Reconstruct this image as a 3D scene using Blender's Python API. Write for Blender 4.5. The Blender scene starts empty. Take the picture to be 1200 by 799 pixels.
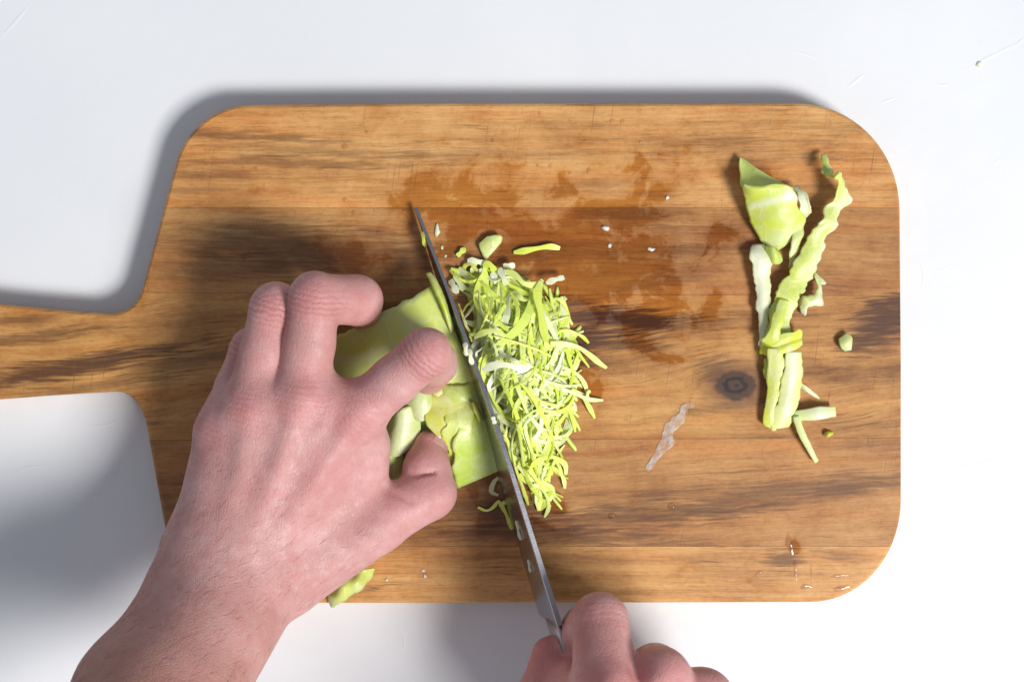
import bpy, bmesh, math, random
import numpy as np
from mathutils import Vector, Matrix, noise as mnoise

random.seed(7)
rng = np.random.default_rng(7)
scene = bpy.context.scene

# ------------------------------------------------------------------ camera
S = 0.36            # mm on the board per photo pixel
D = 650.0           # mm from lens to board top
TB = 16.0           # board thickness, mm
CX, CY = 600.0, 399.5
cam_d = bpy.data.cameras.new('camera')
cam = bpy.data.objects.new('camera', cam_d)
scene.collection.objects.link(cam)
cam.location = (0, 0, (TB + D) / 1000)
cam_d.sensor_width = 36.0
cam_d.lens = 36.0 * D / (1200 * S)
cam_d.clip_start = 0.01
cam_d.clip_end = 50
scene.camera = cam

# ------------------------------------------------------------------ world, light, exposure
world = bpy.data.worlds.new('World')
scene.world = world
world.use_nodes = True
bg = world.node_tree.nodes['Background']
bg.inputs['Color'].default_value = (0.86, 0.94, 1.09, 1)
bg.inputs['Strength'].default_value = 0.30
key_d = bpy.data.lights.new('softbox', 'AREA')
key_d.shape = 'SQUARE'
key_d.size = 0.70
key_d.energy = 80
key_d.color = (1.0, 0.985, 0.965)
key = bpy.data.objects.new('softbox', key_d)
scene.collection.objects.link(key)
ldir = Vector((11.3, -9.5, 16.5)).normalized()
key.location = ldir * 2.6
key.rotation_euler = ldir.to_track_quat('Z', 'Y').to_euler()
scene.view_settings.view_transform = 'Standard'
scene.view_settings.look = 'None'
scene.view_settings.gamma = 1.0
scene.view_settings.exposure = 0.0
scene.view_settings.use_curve_mapping = False

# ------------------------------------------------------------------ helpers
def W(px, py, h=0.0):
    """photo pixel seen at height h (mm) above the board top -> world mm"""
    f = S * (1 - h / D)
    return np.array([(px - CX) * f, (CY - py) * f, TB + h])

def link(o):
    scene.collection.objects.link(o)
    return o

def mesh_obj(name, verts, faces, mat=None, parent=None, origin=(0, 0, 0), smooth=True):
    """verts in world mm; origin in world mm"""
    v = (np.asarray(verts, float) - np.asarray(origin, float)) / 1000.0
    me = bpy.data.meshes.new(name)
    me.from_pydata(v.tolist(), [], faces if isinstance(faces, list) else faces.tolist())
    me.validate()
    me.update()
    if smooth:
        me.polygons.foreach_set('use_smooth', [True] * len(me.polygons))
    if mat:
        me.materials.append(mat)
    o = link(bpy.data.objects.new(name, me))
    if parent:
        o.parent = parent
        po = np.array(parent.location) * 1000
        o.location = (np.asarray(origin, float) - po) / 1000
    else:
        o.location = np.asarray(origin, float) / 1000
    return o

def tag(o, label=None, cat=None, group=None, kind=None):
    if label: o['label'] = label
    if cat: o['category'] = cat
    if group: o['group'] = group
    if kind: o['kind'] = kind
    return o

def empty(name, loc):
    o = link(bpy.data.objects.new(name, None))
    o.location = np.asarray(loc, float) / 1000
    o.empty_display_size = 0.01
    return o

def catmull(pts, n):
    pts = np.asarray(pts, float)
    if len(pts) == 2:
        t = np.linspace(0, 1, n)[:, None]
        return pts[0] * (1 - t) + pts[1] * t
    P = np.vstack([2 * pts[0] - pts[1], pts, 2 * pts[-1] - pts[-2]])
    seg = len(pts) - 1
    d = np.concatenate([[0], np.cumsum(np.linalg.norm(np.diff(pts, axis=0), axis=1))])
    out = []
    for s in np.linspace(0, d[-1], n):
        i = min(int(np.searchsorted(d, s, side='right')) - 1, seg - 1)
        t = (s - d[i]) / max(d[i + 1] - d[i], 1e-9)
        p0, p1, p2, p3 = P[i], P[i + 1], P[i + 2], P[i + 3]
        out.append(0.5 * (2 * p1 + (p2 - p0) * t + (2 * p0 - 5 * p1 + 4 * p2 - p3) * t ** 2
                          + (3 * p1 - p0 - 3 * p2 + p3) * t ** 3))
    return np.array(out)

class NT:
    """tiny node-tree builder"""
    def __init__(self, name):
        self.mat = bpy.data.materials.new(name)
        self.mat.use_nodes = True
        self.t = self.mat.node_tree
        self.t.nodes.clear()
    def n(self, typ, **kw):
        nd = self.t.nodes.new(typ)
        for k, v in kw.items():
            setattr(nd, k, v)
        return nd
    def set(self, sock, v):
        if hasattr(v, 'links') or isinstance(v, bpy.types.NodeSocket):
            self.t.links.new(v, sock)
        else:
            sock.default_value = v
    def math(self, op, a, b=0.0, c=0.0, clamp=False):
        nd = self.n('ShaderNodeMath', operation=op, use_clamp=clamp)
        self.set(nd.inputs[0], a); self.set(nd.inputs[1], b); self.set(nd.inputs[2], c)
        return nd.outputs[0]
    def vmath(self, op, a, b=(0, 0, 0)):
        nd = self.n('ShaderNodeVectorMath', operation=op)
        self.set(nd.inputs[0], a); self.set(nd.inputs[1], b)
        return nd.outputs['Value'] if op in ('LENGTH', 'DISTANCE', 'DOT_PRODUCT') else nd.outputs[0]
    def mapr(self, v, a, b, c=0.0, d=1.0, smooth=True):
        nd = self.n('ShaderNodeMapRange', interpolation_type='SMOOTHSTEP' if smooth else 'LINEAR')
        self.set(nd.inputs[0], v)
        for i, x in enumerate((a, b, c, d)):
            self.set(nd.inputs[1 + i], x)
        return nd.outputs[0]
    def noise(self, vec, scale=1.0, detail=3.0, rough=0.55, dist=0.0):
        nd = self.n('ShaderNodeTexNoise')
        self.set(nd.inputs['Vector'], vec)
        nd.inputs['Scale'].default_value = scale
        nd.inputs['Detail'].default_value = detail
        nd.inputs['Roughness'].default_value = rough
        nd.inputs['Distortion'].default_value = dist
        return nd.outputs[0]
    def mix(self, f, a, b, mode='MIX'):
        nd = self.n('ShaderNodeMix', data_type='RGBA', blend_type=mode)
        self.set(nd.inputs[0], f)
        for s, v in ((nd.inputs[6], a), (nd.inputs[7], b)):
            if isinstance(v, tuple) and len(v) == 3: v = v + (1,)
            self.set(s, v)
        return nd.outputs[2]
    def ramp(self, f, stops):
        nd = self.n('ShaderNodeValToRGB')
        cr = nd.color_ramp
        while len(cr.elements) < len(stops): cr.elements.new(0.5)
        for e, (p, c) in zip(cr.elements, stops):
            e.position = p; e.color = tuple(c) + (1,)
        self.set(nd.inputs[0], f)
        return nd.outputs[0]
    def comb(self, x, y, z=0.0):
        nd = self.n('ShaderNodeCombineXYZ')
        self.set(nd.inputs[0], x); self.set(nd.inputs[1], y); self.set(nd.inputs[2], z)
        return nd.outputs[0]
    def bump(self, h, strength=0.3, dist=0.0005, normal=None):
        nd = self.n('ShaderNodeBump')
        nd.inputs['Strength'].default_value = strength
        nd.inputs['Distance'].default_value = dist
        self.set(nd.inputs['Height'], h)
        if normal is not None: self.set(nd.inputs['Normal'], normal)
        return nd.outputs[0]
    def leafy(self, color, fac, **kw):
        """a principled surface that also lets light through, as thin leaves do"""
        b = self.bsdf(Base_Color=color, **kw)
        o = [n for n in self.t.nodes if n.bl_idname == 'ShaderNodeOutputMaterial'][0]
        tr = self.n('ShaderNodeBsdfTranslucent'); self.set(tr.inputs[0], color)
        mx = self.n('ShaderNodeMixShader'); mx.inputs[0].default_value = fac
        self.t.links.new(b.outputs[0], mx.inputs[1]); self.t.links.new(tr.outputs[0], mx.inputs[2])
        self.t.links.new(mx.outputs[0], o.inputs[0])
    def bsdf(self, **kw):
        b = self.n('ShaderNodeBsdfPrincipled')
        for k, v in kw.items():
            k = k.replace('_', ' ')
            if isinstance(v, tuple) and len(v) == 3 and k.endswith('Color'): v = v + (1,)
            self.set(b.inputs[k], v)
        o = self.n('ShaderNodeOutputMaterial')
        self.t.links.new(b.outputs[0], o.inputs[0])
        return b

# ------------------------------------------------------------------ materials
def photo_coords(m, origin):
    """object coordinates turned into board units (one unit = one photo pixel on the board)"""
    tc = m.n('ShaderNodeTexCoord').outputs['Object']
    p = m.vmath('ADD', tc, tuple(np.asarray(origin, float) / 1000))
    p = m.vmath('MULTIPLY', p, (1000 / S, -1000 / S, 1000 / S))
    return m.vmath('ADD', p, (CX, CY, 0))

KNOT = (862, 452)
STREAKS = [  # cx, cy, rx, ry, angle(deg, down-right), strength
    (715, 374, 95, 12, 3, .85), (670, 397, 70, 10, 0, .8), (780, 330, 60, 6, -8, .3), (640, 420, 70, 7, 2, .5),
    (600, 362, 120, 10, 0, .4), (735, 404, 60, 5, 4, .4),
    (1040, 376, 46, 20, -26, .95), (1015, 398, 26, 8, -30, .6), (1050, 354, 34, 9, -8, .8),
    (845, 438, 26, 14, 25, .55), (830, 480, 60, 5, -10, .3), (900, 470, 50, 4, 8, .35),
    (720, 607, 120, 12, -4, .50), (880, 585, 150, 11, -10, .42), (640, 625, 140, 9, 2, .55), (560, 595, 110, 10, 2, .5),
    (985, 575, 90, 8, -12, .3), (920, 655, 22, 9, 10, .6), (985, 652, 30, 7, 0, .35),
    (260, 158, 120, 5, 3, .5), (330, 190, 110, 5, 2, .45), (240, 205, 60, 5, 0, .35), (380, 178, 150, 5, 3, .3), (215, 222, 40, 4, 0, .3),
    (75, 432, 110, 10, -10, .75), (40, 395, 80, 6, -8, .5), (170, 412, 70, 6, -12, .5), (20, 375, 50, 4, -4, .35), (120, 452, 90, 5, -8, .4),
    (240, 420, 90, 9, -10, .4), (330, 285, 140, 20, 4, .3), (270, 315, 80, 12, -4, .25), (400, 300, 120, 25, 3, .3),
    (700, 215, 50, 5, -4, .25), (735, 250, 60, 7, -2, .3), (600, 180, 160, 4, 0, .2), (860, 165, 130, 4, 2, .15), (990, 150, 60, 4, 0, .2),
]

def wood(name, dark, mid, light, ysq=1.0, seed=0.0, slope=0.0, wave=8.0, streaks=(), knot=False, origin=(0, 0, 0)):
    m = NT(name)
    P = photo_coords(m, origin)
    sep = m.n('ShaderNodeSeparateXYZ'); m.set(sep.inputs[0], P)
    x, y, z = sep.outputs
    flat = m.comb(x, y, 0.0)
    off = (seed * 137.3, seed * 71.7, seed * 13.1)
    Q = m.vmath('ADD', m.comb(x, y, z), off)
    # large scale waviness of the grain
    wv = m.noise(m.vmath('MULTIPLY', Q, (1 / 300, 1 / 110, 1 / 90)), 1.0, 2.0)
    yy = m.math('ADD', y, m.math('MULTIPLY', m.math('SUBTRACT', wv, 0.5), wave * 4))
    wv2 = m.noise(m.vmath('MULTIPLY', Q, (1 / 45, 1 / 22, 1 / 40)), 1.0, 2.0)
    yy = m.math('ADD', yy, m.math('MULTIPLY', m.math('SUBTRACT', wv2, 0.5), 5.0))
    yy = m.math('ADD', yy, m.math('MULTIPLY', x, slope))
    if knot:
        d = m.vmath('LENGTH', m.vmath('MULTIPLY', m.vmath('SUBTRACT', flat, (KNOT[0], KNOT[1], 0)), (1 / 75, 1 / 42, 0)))
        g = m.math('EXPONENT', m.math('MULTIPLY', m.math('MULTIPLY', d, d), -1.0))
        dy = m.math('SUBTRACT', y, float(KNOT[1]))
        yy = m.math('SUBTRACT', yy, m.math('MULTIPLY', m.math('MULTIPLY', dy, g), 0.8))
    G = m.vmath('ADD', m.comb(x, yy, z), off)
    n0 = m.noise(m.vmath('MULTIPLY', G, (1 / 420, 1 / (38 * ysq), 1 / 90)), 1.0, 3.0, 0.55)
    n1 = m.noise(m.vmath('MULTIPLY', G, (1 / 200, 1 / (11 * ysq), 1 / 60)), 1.0, 4.0, 0.62)
    n2 = m.noise(m.vmath('MULTIPLY', G, (1 / 80, 1 / (3.6 * ysq), 1 / 30)), 1.0, 3.0, 0.62)
    n3 = m.noise(m.vmath('MULTIPLY', G, (1 / 30, 1 / 1.4, 1 / 8)), 1.0, 2.0, 0.6)
    n4 = m.noise(m.vmath('MULTIPLY', Q, (1 / 80, 1 / 50, 1 / 60)), 1.0, 4.0, 0.6)
    v = m.math('ADD', m.math('MULTIPLY', n0, 0.46), m.math('MULTIPLY', n1, 0.30))
    v = m.math('ADD', v, m.math('MULTIPLY', n2, 0.24))
    v = m.math('ADD', v, m.math('MULTIPLY', m.math('SUBTRACT', n3, 0.5), 0.15))
    v = m.math('ADD', v, m.math('MULTIPLY', m.math('SUBTRACT', n4, 0.5), 0.40))
    col = m.ramp(v, [(0.33, dark), (0.475, mid), (0.63, light)])
    # reddish heartwood drifting through the stave
    hue = m.noise(m.vmath('MULTIPLY', G, (1 / 260, 1 / 30, 1 / 60)), 1.0, 2.0)
    col = m.mix(m.math('MULTIPLY', m.mapr(hue, 0.45, 0.68), 0.80), col, m.mix(1.0, col, (1.0, 0.82, 0.66), 'MULTIPLY'))
    # a few thin dark growth lines
    gl = m.noise(m.vmath('MULTIPLY', G, (1 / 330, 1 / (7.5 * ysq), 1 / 60)), 1.0, 2.0, 0.5)
    gl = m.mapr(m.math('ABSOLUTE', m.math('SUBTRACT', gl, 0.56)), 0.022, 0.0)
    glm = m.mapr(m.noise(m.vmath('MULTIPLY', G, (1 / 160, 1 / 26, 1 / 60)), 1.0, 3.0), 0.47, 0.66)
    col = m.mix(m.math('MULTIPLY', m.math('MULTIPLY', gl, glm), 0.62), col, (0.11, 0.045, 0.018))
    # pores: short dark dashes along the grain
    pores = m.mapr(n3, 0.36, 0.25)
    col = m.mix(m.math('MULTIPLY', pores, 0.32), col, (0.12, 0.05, 0.018))
    fl = m.noise(m.vmath('MULTIPLY', G, (1 / 6, 1 / 1.0, 1 / 4)), 1.0, 2.0, 0.5)
    col = m.mix(m.math('MULTIPLY', m.mapr(fl, 0.58, 0.75), 0.20), col, (0.80, 0.50, 0.24))
    col = m.mix(m.math('MULTIPLY', m.mapr(fl, 0.42, 0.26), 0.26), col, (0.16, 0.07, 0.026))
    sp = m.noise(m.vmath('MULTIPLY', Q, (1 / 9, 1 / 5, 1 / 6)), 1.0, 4.0, 0.7)
    col = m.mix(m.math('MULTIPLY', m.mapr(sp, 0.52, 0.36), 0.30), col, m.mix(1.0, col, (0.62, 0.52, 0.44), 'MULTIPLY'))
    # individual dark streaks of this stave
    jit = m.noise(m.vmath('MULTIPLY', G, (1 / 46, 1 / 3.4, 1 / 20)), 1.0, 3.0, 0.6)
    for (cx, cy, rx, ry, a, st) in streaks:
        mp = m.n('ShaderNodeMapping', vector_type='TEXTURE')
        m.set(mp.inputs[0], flat)
        mp.inputs['Location'].default_value = (cx, cy, 0)
        mp.inputs['Rotation'].default_value = (0, 0, math.radians(a))
        mp.inputs['Scale'].default_value = (rx * 1.15, ry * 1.25, 1)
        d = m.vmath('LENGTH', mp.outputs[0])
        d = m.math('ADD', d, m.math('MULTIPLY', m.math('SUBTRACT', jit, 0.5), 3.0))
        f = m.mapr(d, 1.45, 0.30)
        col = m.mix(m.math('MULTIPLY', f, min(1.0, st * 1.2)), col, (0.095, 0.036, 0.014))
    if knot:
        kd = m.vmath('LENGTH', m.vmath('MULTIPLY', m.vmath('SUBTRACT', flat, (KNOT[0], KNOT[1], 0)), (1 / 22, 1 / 17, 0)))
        kd = m.math('ADD', kd, m.math('MULTIPLY', m.math('SUBTRACT', n4, 0.5), 0.9))
        kd = m.math('ADD', kd, m.math('MULTIPLY', m.math('SUBTRACT', m.noise(Q, 1 / 7, 3.0), 0.5), 0.55))
        ring = m.math('SINE', m.math('MULTIPLY', kd, 11.0))
        halo = m.mapr(kd, 2.6, 0.9)
        col = m.mix(m.math('MULTIPLY', halo, 0.62), col, (0.15, 0.062, 0.03))
        core = m.mapr(kd, 1.15, 0.75)
        kc = m.mix(m.mapr(ring, -1, 1), (0.020, 0.010, 0.008), (0.075, 0.036, 0.022))
        col = m.mix(core, col, kc)
    # fine knife scores across the grain
    Qs = m.vmath('ADD', Q, m.comb(m.math('MULTIPLY', y, 0.13), 0.0))
    sc = m.noise(m.vmath('MULTIPLY', Qs, (1 / 2.4, 1 / 150, 1)), 1.0, 1.0, 0.4)
    sc = m.mapr(sc, 0.66, 0.76)
    scm = m.mapr(m.noise(m.vmath('MULTIPLY', Q, (1 / 60, 1 / 35, 1)), 1.0, 3.0), 0.47, 0.62)
    score = m.math('MULTIPLY', sc, scm)
    col = m.mix(m.math('MULTIPLY', score, 0.34), col, (0.14, 0.065, 0.028))
    # wet patches where the cabbage juice ran
    F2 = m.vmath('ADD', flat, m.vmath('MULTIPLY', m.comb(n2, n1, 0.0), (6, 6, 0)))
    wn = m.noise(m.vmath('MULTIPLY', F2, (1 / 52, 1 / 44, 0)), 1.0, 5.0, 0.62, 0.6)
    reg = 0.0
    for (cx, cy, rx, ry, a) in WET:
        d = m.vmath('LENGTH', m.vmath('MULTIPLY', m.vmath('SUBTRACT', flat, (cx, cy, 0)), (1 / rx, 1 / ry, 0)))
        f = m.math('MULTIPLY', m.mapr(d, 1.2, 0.0), a)
        reg = f if isinstance(reg, float) else m.math('MAXIMUM', reg, f)
    ws = m.math('ADD', wn, m.math('MULTIPLY', reg, 0.34))
    wet = m.mapr(ws, 0.675, 0.765)
    damp = m.mapr(ws, 0.50, 0.80)
    col = m.mix(m.math('MULTIPLY', damp, 0.85), col, m.mix(1.0, col, (0.78, 0.60, 0.31), 'MULTIPLY'))
    wcol = m.mix(1.0, col, (0.82, 0.69, 0.45), 'MULTIPLY')
    col = m.mix(m.math('MULTIPLY', wet, 0.9), col, wcol)
    rough = m.mapr(wet, 0, 1, 0.50, 0.20, smooth=False)
    hgt = m.math('ADD', m.math('MULTIPLY', n3, 0.6), m.math('MULTIPLY', n2, 0.5))
    hgt = m.math('SUBTRACT', hgt, m.math('MULTIPLY', score, 0.7))
    hgt = m.math('MULTIPLY', hgt, m.mapr(wet, 0, 1, 1.0, 0.4, smooth=False))
    nrm = m.bump(hgt, 0.25, 0.0004)
    m.bsdf(Base_Color=col, Roughness=rough, Normal=nrm)
    return m.mat

WET = [(690, 300, 230, 150, 1.0), (540, 250, 120, 90, 1.0), (770, 370, 130, 80, .9), (430, 300, 70, 55, 1.0), (640, 600, 60, 40, .75),
       (560, 590, 80, 60, .7), (640, 430, 110, 110, .75), (480, 235, 60, 50, .7), (880, 240, 70, 60, .55), (930, 640, 16, 20, .9),
       (760, 230, 80, 40, .8)]

def make_table_mat():
    m = NT('white_plaster_paint')
    tc = m.n('ShaderNodeTexCoord').outputs['Object']
    P = m.vmath('MULTIPLY', tc, (1000, 1000, 1000))
    wn = m.n('ShaderNodeTexNoise'); m.set(wn.inputs['Vector'], P); wn.inputs['Scale'].default_value = 0.02; wn.inputs['Detail'].default_value = 3
    Pd = m.vmath('ADD', P, m.vmath('MULTIPLY', m.vmath('SUBTRACT', wn.outputs['Color'], (.5, .5, .5)), (60, 60, 0)))
    vo = m.n('ShaderNodeTexVoronoi', feature='DISTANCE_TO_EDGE', voronoi_dimensions='2D')
    m.set(vo.inputs['Vector'], m.vmath('MULTIPLY', Pd, (0.020, 0.028, 0)))
    line = m.mapr(vo.outputs['Distance'], 0.030, 0.0)
    msk = m.math('MULTIPLY', m.mapr(m.noise(P, 0.055, 2.0), 0.56, 0.68), m.mapr(m.noise(m.vmath('ADD', P, (90, 10, 0)), 0.012, 2.0), 0.45, 0.6))
    soft = m.noise(P, 0.05, 4.0)
    grain = m.noise(P, 0.9, 2.0)
    h = m.math('ADD', m.math('MULTIPLY', m.math('MULTIPLY', line, msk), 0.25), m.math('MULTIPLY', soft, 1.1))
    h = m.math('ADD', h, m.math('MULTIPLY', grain, 0.035))
    col = m.mix(m.mapr(m.noise(P, 0.012, 4.0), 0.35, 0.7), (0.79, 0.805, 0.825), (0.82, 0.832, 0.85))
    m.bsdf(Base_Color=col, Roughness=0.45, Normal=m.bump(h, 0.30, 0.0006))
    return m.mat

def make_skin():
    m = NT('skin')
    tc = m.n('ShaderNodeTexCoord').outputs['Object']
    P = m.vmath('MULTIPLY', tc, (1000, 1000, 1000))
    at = lambda a: m.n('ShaderNodeAttribute', attribute_name=a).outputs['Fac']
    red, wm, wr, arm = at('red'), at('wrinkle_mask'), at('wrinkle_u'), at('arm')
    big = m.noise(P, 0.045, 4.0, 0.6)
    mot = m.noise(P, 0.22, 4.0, 0.65)
    col = m.mix(m.mapr(big, 0.33, 0.68), (0.530, 0.272, 0.250), (0.630, 0.362, 0.345))
    col = m.mix(m.math('MULTIPLY', m.mapr(mot, 0.45, 0.70), 0.42), col, (0.57, 0.235, 0.225))
    col = m.mix(m.math('MULTIPLY', m.mapr(mot, 0.50, 0.30), 0.32), col, (0.70, 0.455, 0.43))
    col = m.mix(m.math('MULTIPLY', red, 0.62), col, (0.56, 0.190, 0.190))
    col = m.mix(m.math('MULTIPLY', arm, 0.8), col, (0.40, 0.185, 0.130))  # forearm tan, with its weaker light also put into the colour
    # tiny pores and freckles
    fr = m.noise(P, 1.1, 2.0, 0.5)
    col = m.mix(m.math('MULTIPLY', m.mapr(fr, 0.66, 0.76), 0.28), col, (0.36, 0.15, 0.11))
    # relief
    vo = m.n('ShaderNodeTexVoronoi', feature='DISTANCE_TO_EDGE'); m.set(vo.inputs['Vector'], m.vmath('MULTIPLY', P, (1, 1, 1)))
    vo.inputs['Scale'].default_value = 0.75
    cells = m.mapr(vo.outputs['Distance'], 0.0, 0.16)
    vb = m.n('ShaderNodeTexVoronoi', feature='DISTANCE_TO_EDGE'); m.set(vb.inputs['Vector'], m.vmath('MULTIPLY', P, (0.9, 0.34, 0.6)))
    vb.inputs['Scale'].default_value = 0.5
    cells2 = m.mapr(vb.outputs['Distance'], 0.0, 0.10)
    wn = m.noise(P, 0.35, 2.0)
    ph = m.math('ADD', m.math('MULTIPLY', wr, 2 * math.pi / 2.3), m.math('MULTIPLY', wn, 7.0))
    wav = m.math('MULTIPLY', m.math('POWER', m.math('ADD', m.math('MULTIPLY', m.math('SINE', ph), 0.5), 0.5), 0.6), wm)
    h = m.math('ADD', m.math('MULTIPLY', cells, 0.20), m.math('MULTIPLY', cells2, 0.22))
    h = m.math('ADD', h, m.math('MULTIPLY', wav, 0.75))
    h = m.math('ADD', h, m.math('MULTIPLY', mot, 0.7))
    col = m.mix(m.math('MULTIPLY', m.math('SUBTRACT', wm, wav), 0.6), col, (0.42, 0.16, 0.14))
    m.bsdf(Base_Color=col, Roughness=m.mapr(mot, 0.35, 0.65, 0.44, 0.56, smooth=False), Normal=m.bump(h, 0.62, 0.00040),
           Subsurface_Weight=0.15, Subsurface_Radius=(1.0, 0.36, 0.22), Subsurface_Scale=0.0035,
           Specular_IOR_Level=0.34)
    return m.mat

def make_cabbage(name, strand=False):
    m = NT(name)
    oi = m.n('ShaderNodeObjectInfo')
    uv = m.n('ShaderNodeUVMap', uv_map='leaf_uv').outputs[0]
    tc = m.n('ShaderNodeTexCoord').outputs['Object']
    P = m.vmath('MULTIPLY', tc, (1000, 1000, 1000))
    base = oi.outputs['Color']
    if strand:
        su = m.n('ShaderNodeSeparateXYZ'); m.set(su.inputs[0], uv)
        n = m.noise(m.vmath('ADD', m.vmath('MULTIPLY', uv, (2.5, 0.8, 0)), m.comb(m.math('MULTIPLY', oi.outputs['Random'], 50.0), 0.0)), 1.0, 3.0)
        col = m.mix(m.mapr(n, 0.50, 0.72), base, (0.88, 0.93, 0.48))
        col = m.mix(m.math('MULTIPLY', m.mapr(n, 0.44, 0.3), 0.5), col, (0.66, 0.85, 0.09))
        m.leafy(col, 0.04, Roughness=0.38, Specular_IOR_Level=0.35, Subsurface_Weight=0.30, Subsurface_Radius=(0.9, 1.0, 0.3), Subsurface_Scale=0.0012)
        return m.mat
    nz = m.noise(P, 0.10, 4.0, 0.6)
    col = m.mix(m.mapr(nz, 0.38, 0.66), base, m.mix(0.5, base, (0.72, 0.80, 0.42)))
    # veins: branching network, paler than the leaf
    wn = m.n('ShaderNodeTexNoise'); m.set(wn.inputs['Vector'], P); wn.inputs['Scale'].default_value = 0.12
    Pd = m.vmath('ADD', P, m.vmath('MULTIPLY', m.vmath('SUBTRACT', wn.outputs['Color'], (.5, .5, .5)), (9, 9, 9)))
    v1 = m.n('ShaderNodeTexVoronoi', feature='DISTANCE_TO_EDGE'); m.set(v1.inputs['Vector'], Pd); v1.inputs['Scale'].default_value = 0.10
    v2 = m.n('ShaderNodeTexVoronoi', feature='DISTANCE_TO_EDGE'); m.set(v2.inputs['Vector'], Pd); v2.inputs['Scale'].default_value = 0.32
    e1 = m.mapr(v1.outputs['Distance'], 0.09, 0.0); e2 = m.mapr(v2.outputs['Distance'], 0.10, 0.0)
    vein = m.math('MAXIMUM', m.math('MULTIPLY', e1, 0.26), m.math('MULTIPLY', e2, 0.10))
    col = m.mix(vein, col, (0.80, 0.84, 0.52))
    rib = m.n('ShaderNodeAttribute', attribute_name='rib').outputs['Fac']
    col = m.mix(rib, col, (0.84, 0.86, 0.68))
    h = m.math('ADD', m.math('MULTIPLY', vein, 0.8), m.math('MULTIPLY', nz, 1.0))
    m.leafy(col, 0.08, Roughness=0.36, Subsurface_Weight=0.25, Subsurface_Radius=(0.9, 1.0, 0.3), Subsurface_Scale=0.0015, Normal=m.bump(h, 0.45, 0.0005))
    return m.mat

def simple(name, color, rough=0.4, metal=0.0, **kw):
    m = NT(name)
    m.bsdf(Base_Color=color, Roughness=rough, Metallic=metal, **kw)
    return m.mat

def make_steel(name, col, rough, sx=0.02):
    m = NT(name)
    tc = m.n('ShaderNodeTexCoord').outputs['Object']
    P = m.vmath('MULTIPLY', tc, (1000 * 0.03, 1000 * 3.0, 1000 * 3.0))
    n = m.noise(P, 1.0, 3.0)
    c = m.mix(n, tuple(x * 0.85 for x in col), tuple(min(1, x * 1.12) for x in col))
    r = m.mapr(n, 0.3, 0.7, rough * 0.8, rough * 1.25, smooth=False)
    m.bsdf(Base_Color=c, Roughness=r, Metallic=1.0, Normal=m.bump(n, 0.06, 0.0001))
    return m.mat

def make_water(rough=0.10, gain=1.3, cap=0.25):
    m = NT('clear_water')
    fr = m.n('ShaderNodeFresnel'); fr.inputs[0].default_value = 1.33
    tr = m.n('ShaderNodeBsdfTransparent'); tr.inputs[0].default_value = (0.97, 0.91, 0.85, 1)
    gl = m.n('ShaderNodeBsdfGlossy'); gl.inputs['Roughness'].default_value = rough
    mx = m.n('ShaderNodeMixShader'); m.set(mx.inputs[0], m.math('MINIMUM', m.math('MULTIPLY', fr.outputs[0], gain), cap))
    m.t.links.new(tr.outputs[0], mx.inputs[1]); m.t.links.new(gl.outputs[0], mx.inputs[2])
    o = m.n('ShaderNodeOutputMaterial'); m.t.links.new(mx.outputs[0], o.inputs[0])
    return m.mat

MT_TABLE = make_table_mat()
MT_SKIN = make_skin()
MT_LEAF = make_cabbage('cabbage_leaf')
MT_STRAND = make_cabbage('cabbage_shred', True)
MT_FACE = make_steel('blade_steel', (0.40, 0.405, 0.42), 0.27)
MT_SPINE = make_steel('spine_steel', (0.40, 0.41, 0.44), 0.42)
MT_HANDLE = simple('black_handle_resin', (0.03, 0.027, 0.025), 0.35)
MT_WATER = make_water()
MT_FILM = make_water(0.24, 3.5, 0.6)
MT_NAIL = simple('fingernail', (0.54, 0.30, 0.25), 0.3, Subsurface_Weight=0.2, Subsurface_Scale=0.001)
MT_HAIR = simple('dark_arm_hair', (0.16, 0.075, 0.05), 0.5)
def make_membrane():
    m = NT('wet_membrane')
    tc = m.n('ShaderNodeTexCoord').outputs['Object']
    n = m.noise(m.vmath('MULTIPLY', tc, (300, 300, 300)), 1.0, 3.0)
    m.bsdf(Base_Color=(0.80, 0.76, 0.72), Roughness=0.18, Alpha=m.mapr(n, 0.35, 0.7, 0.10, 0.42), Normal=m.bump(n, 0.4, 0.0006))
    return m.mat
MT_MEMBRANE = make_membrane()

# ------------------------------------------------------------------ the table
tv = [(-1500, -1200, 0), (1500, -1200, 0), (1500, 1200, 0), (-1500, 1200, 0)]
table = mesh_obj('tabletop', tv, [(0, 1, 2, 3)], MT_TABLE)
tag(table, 'white painted plaster table surface with faint raised brush strokes', kind='structure')

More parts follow.
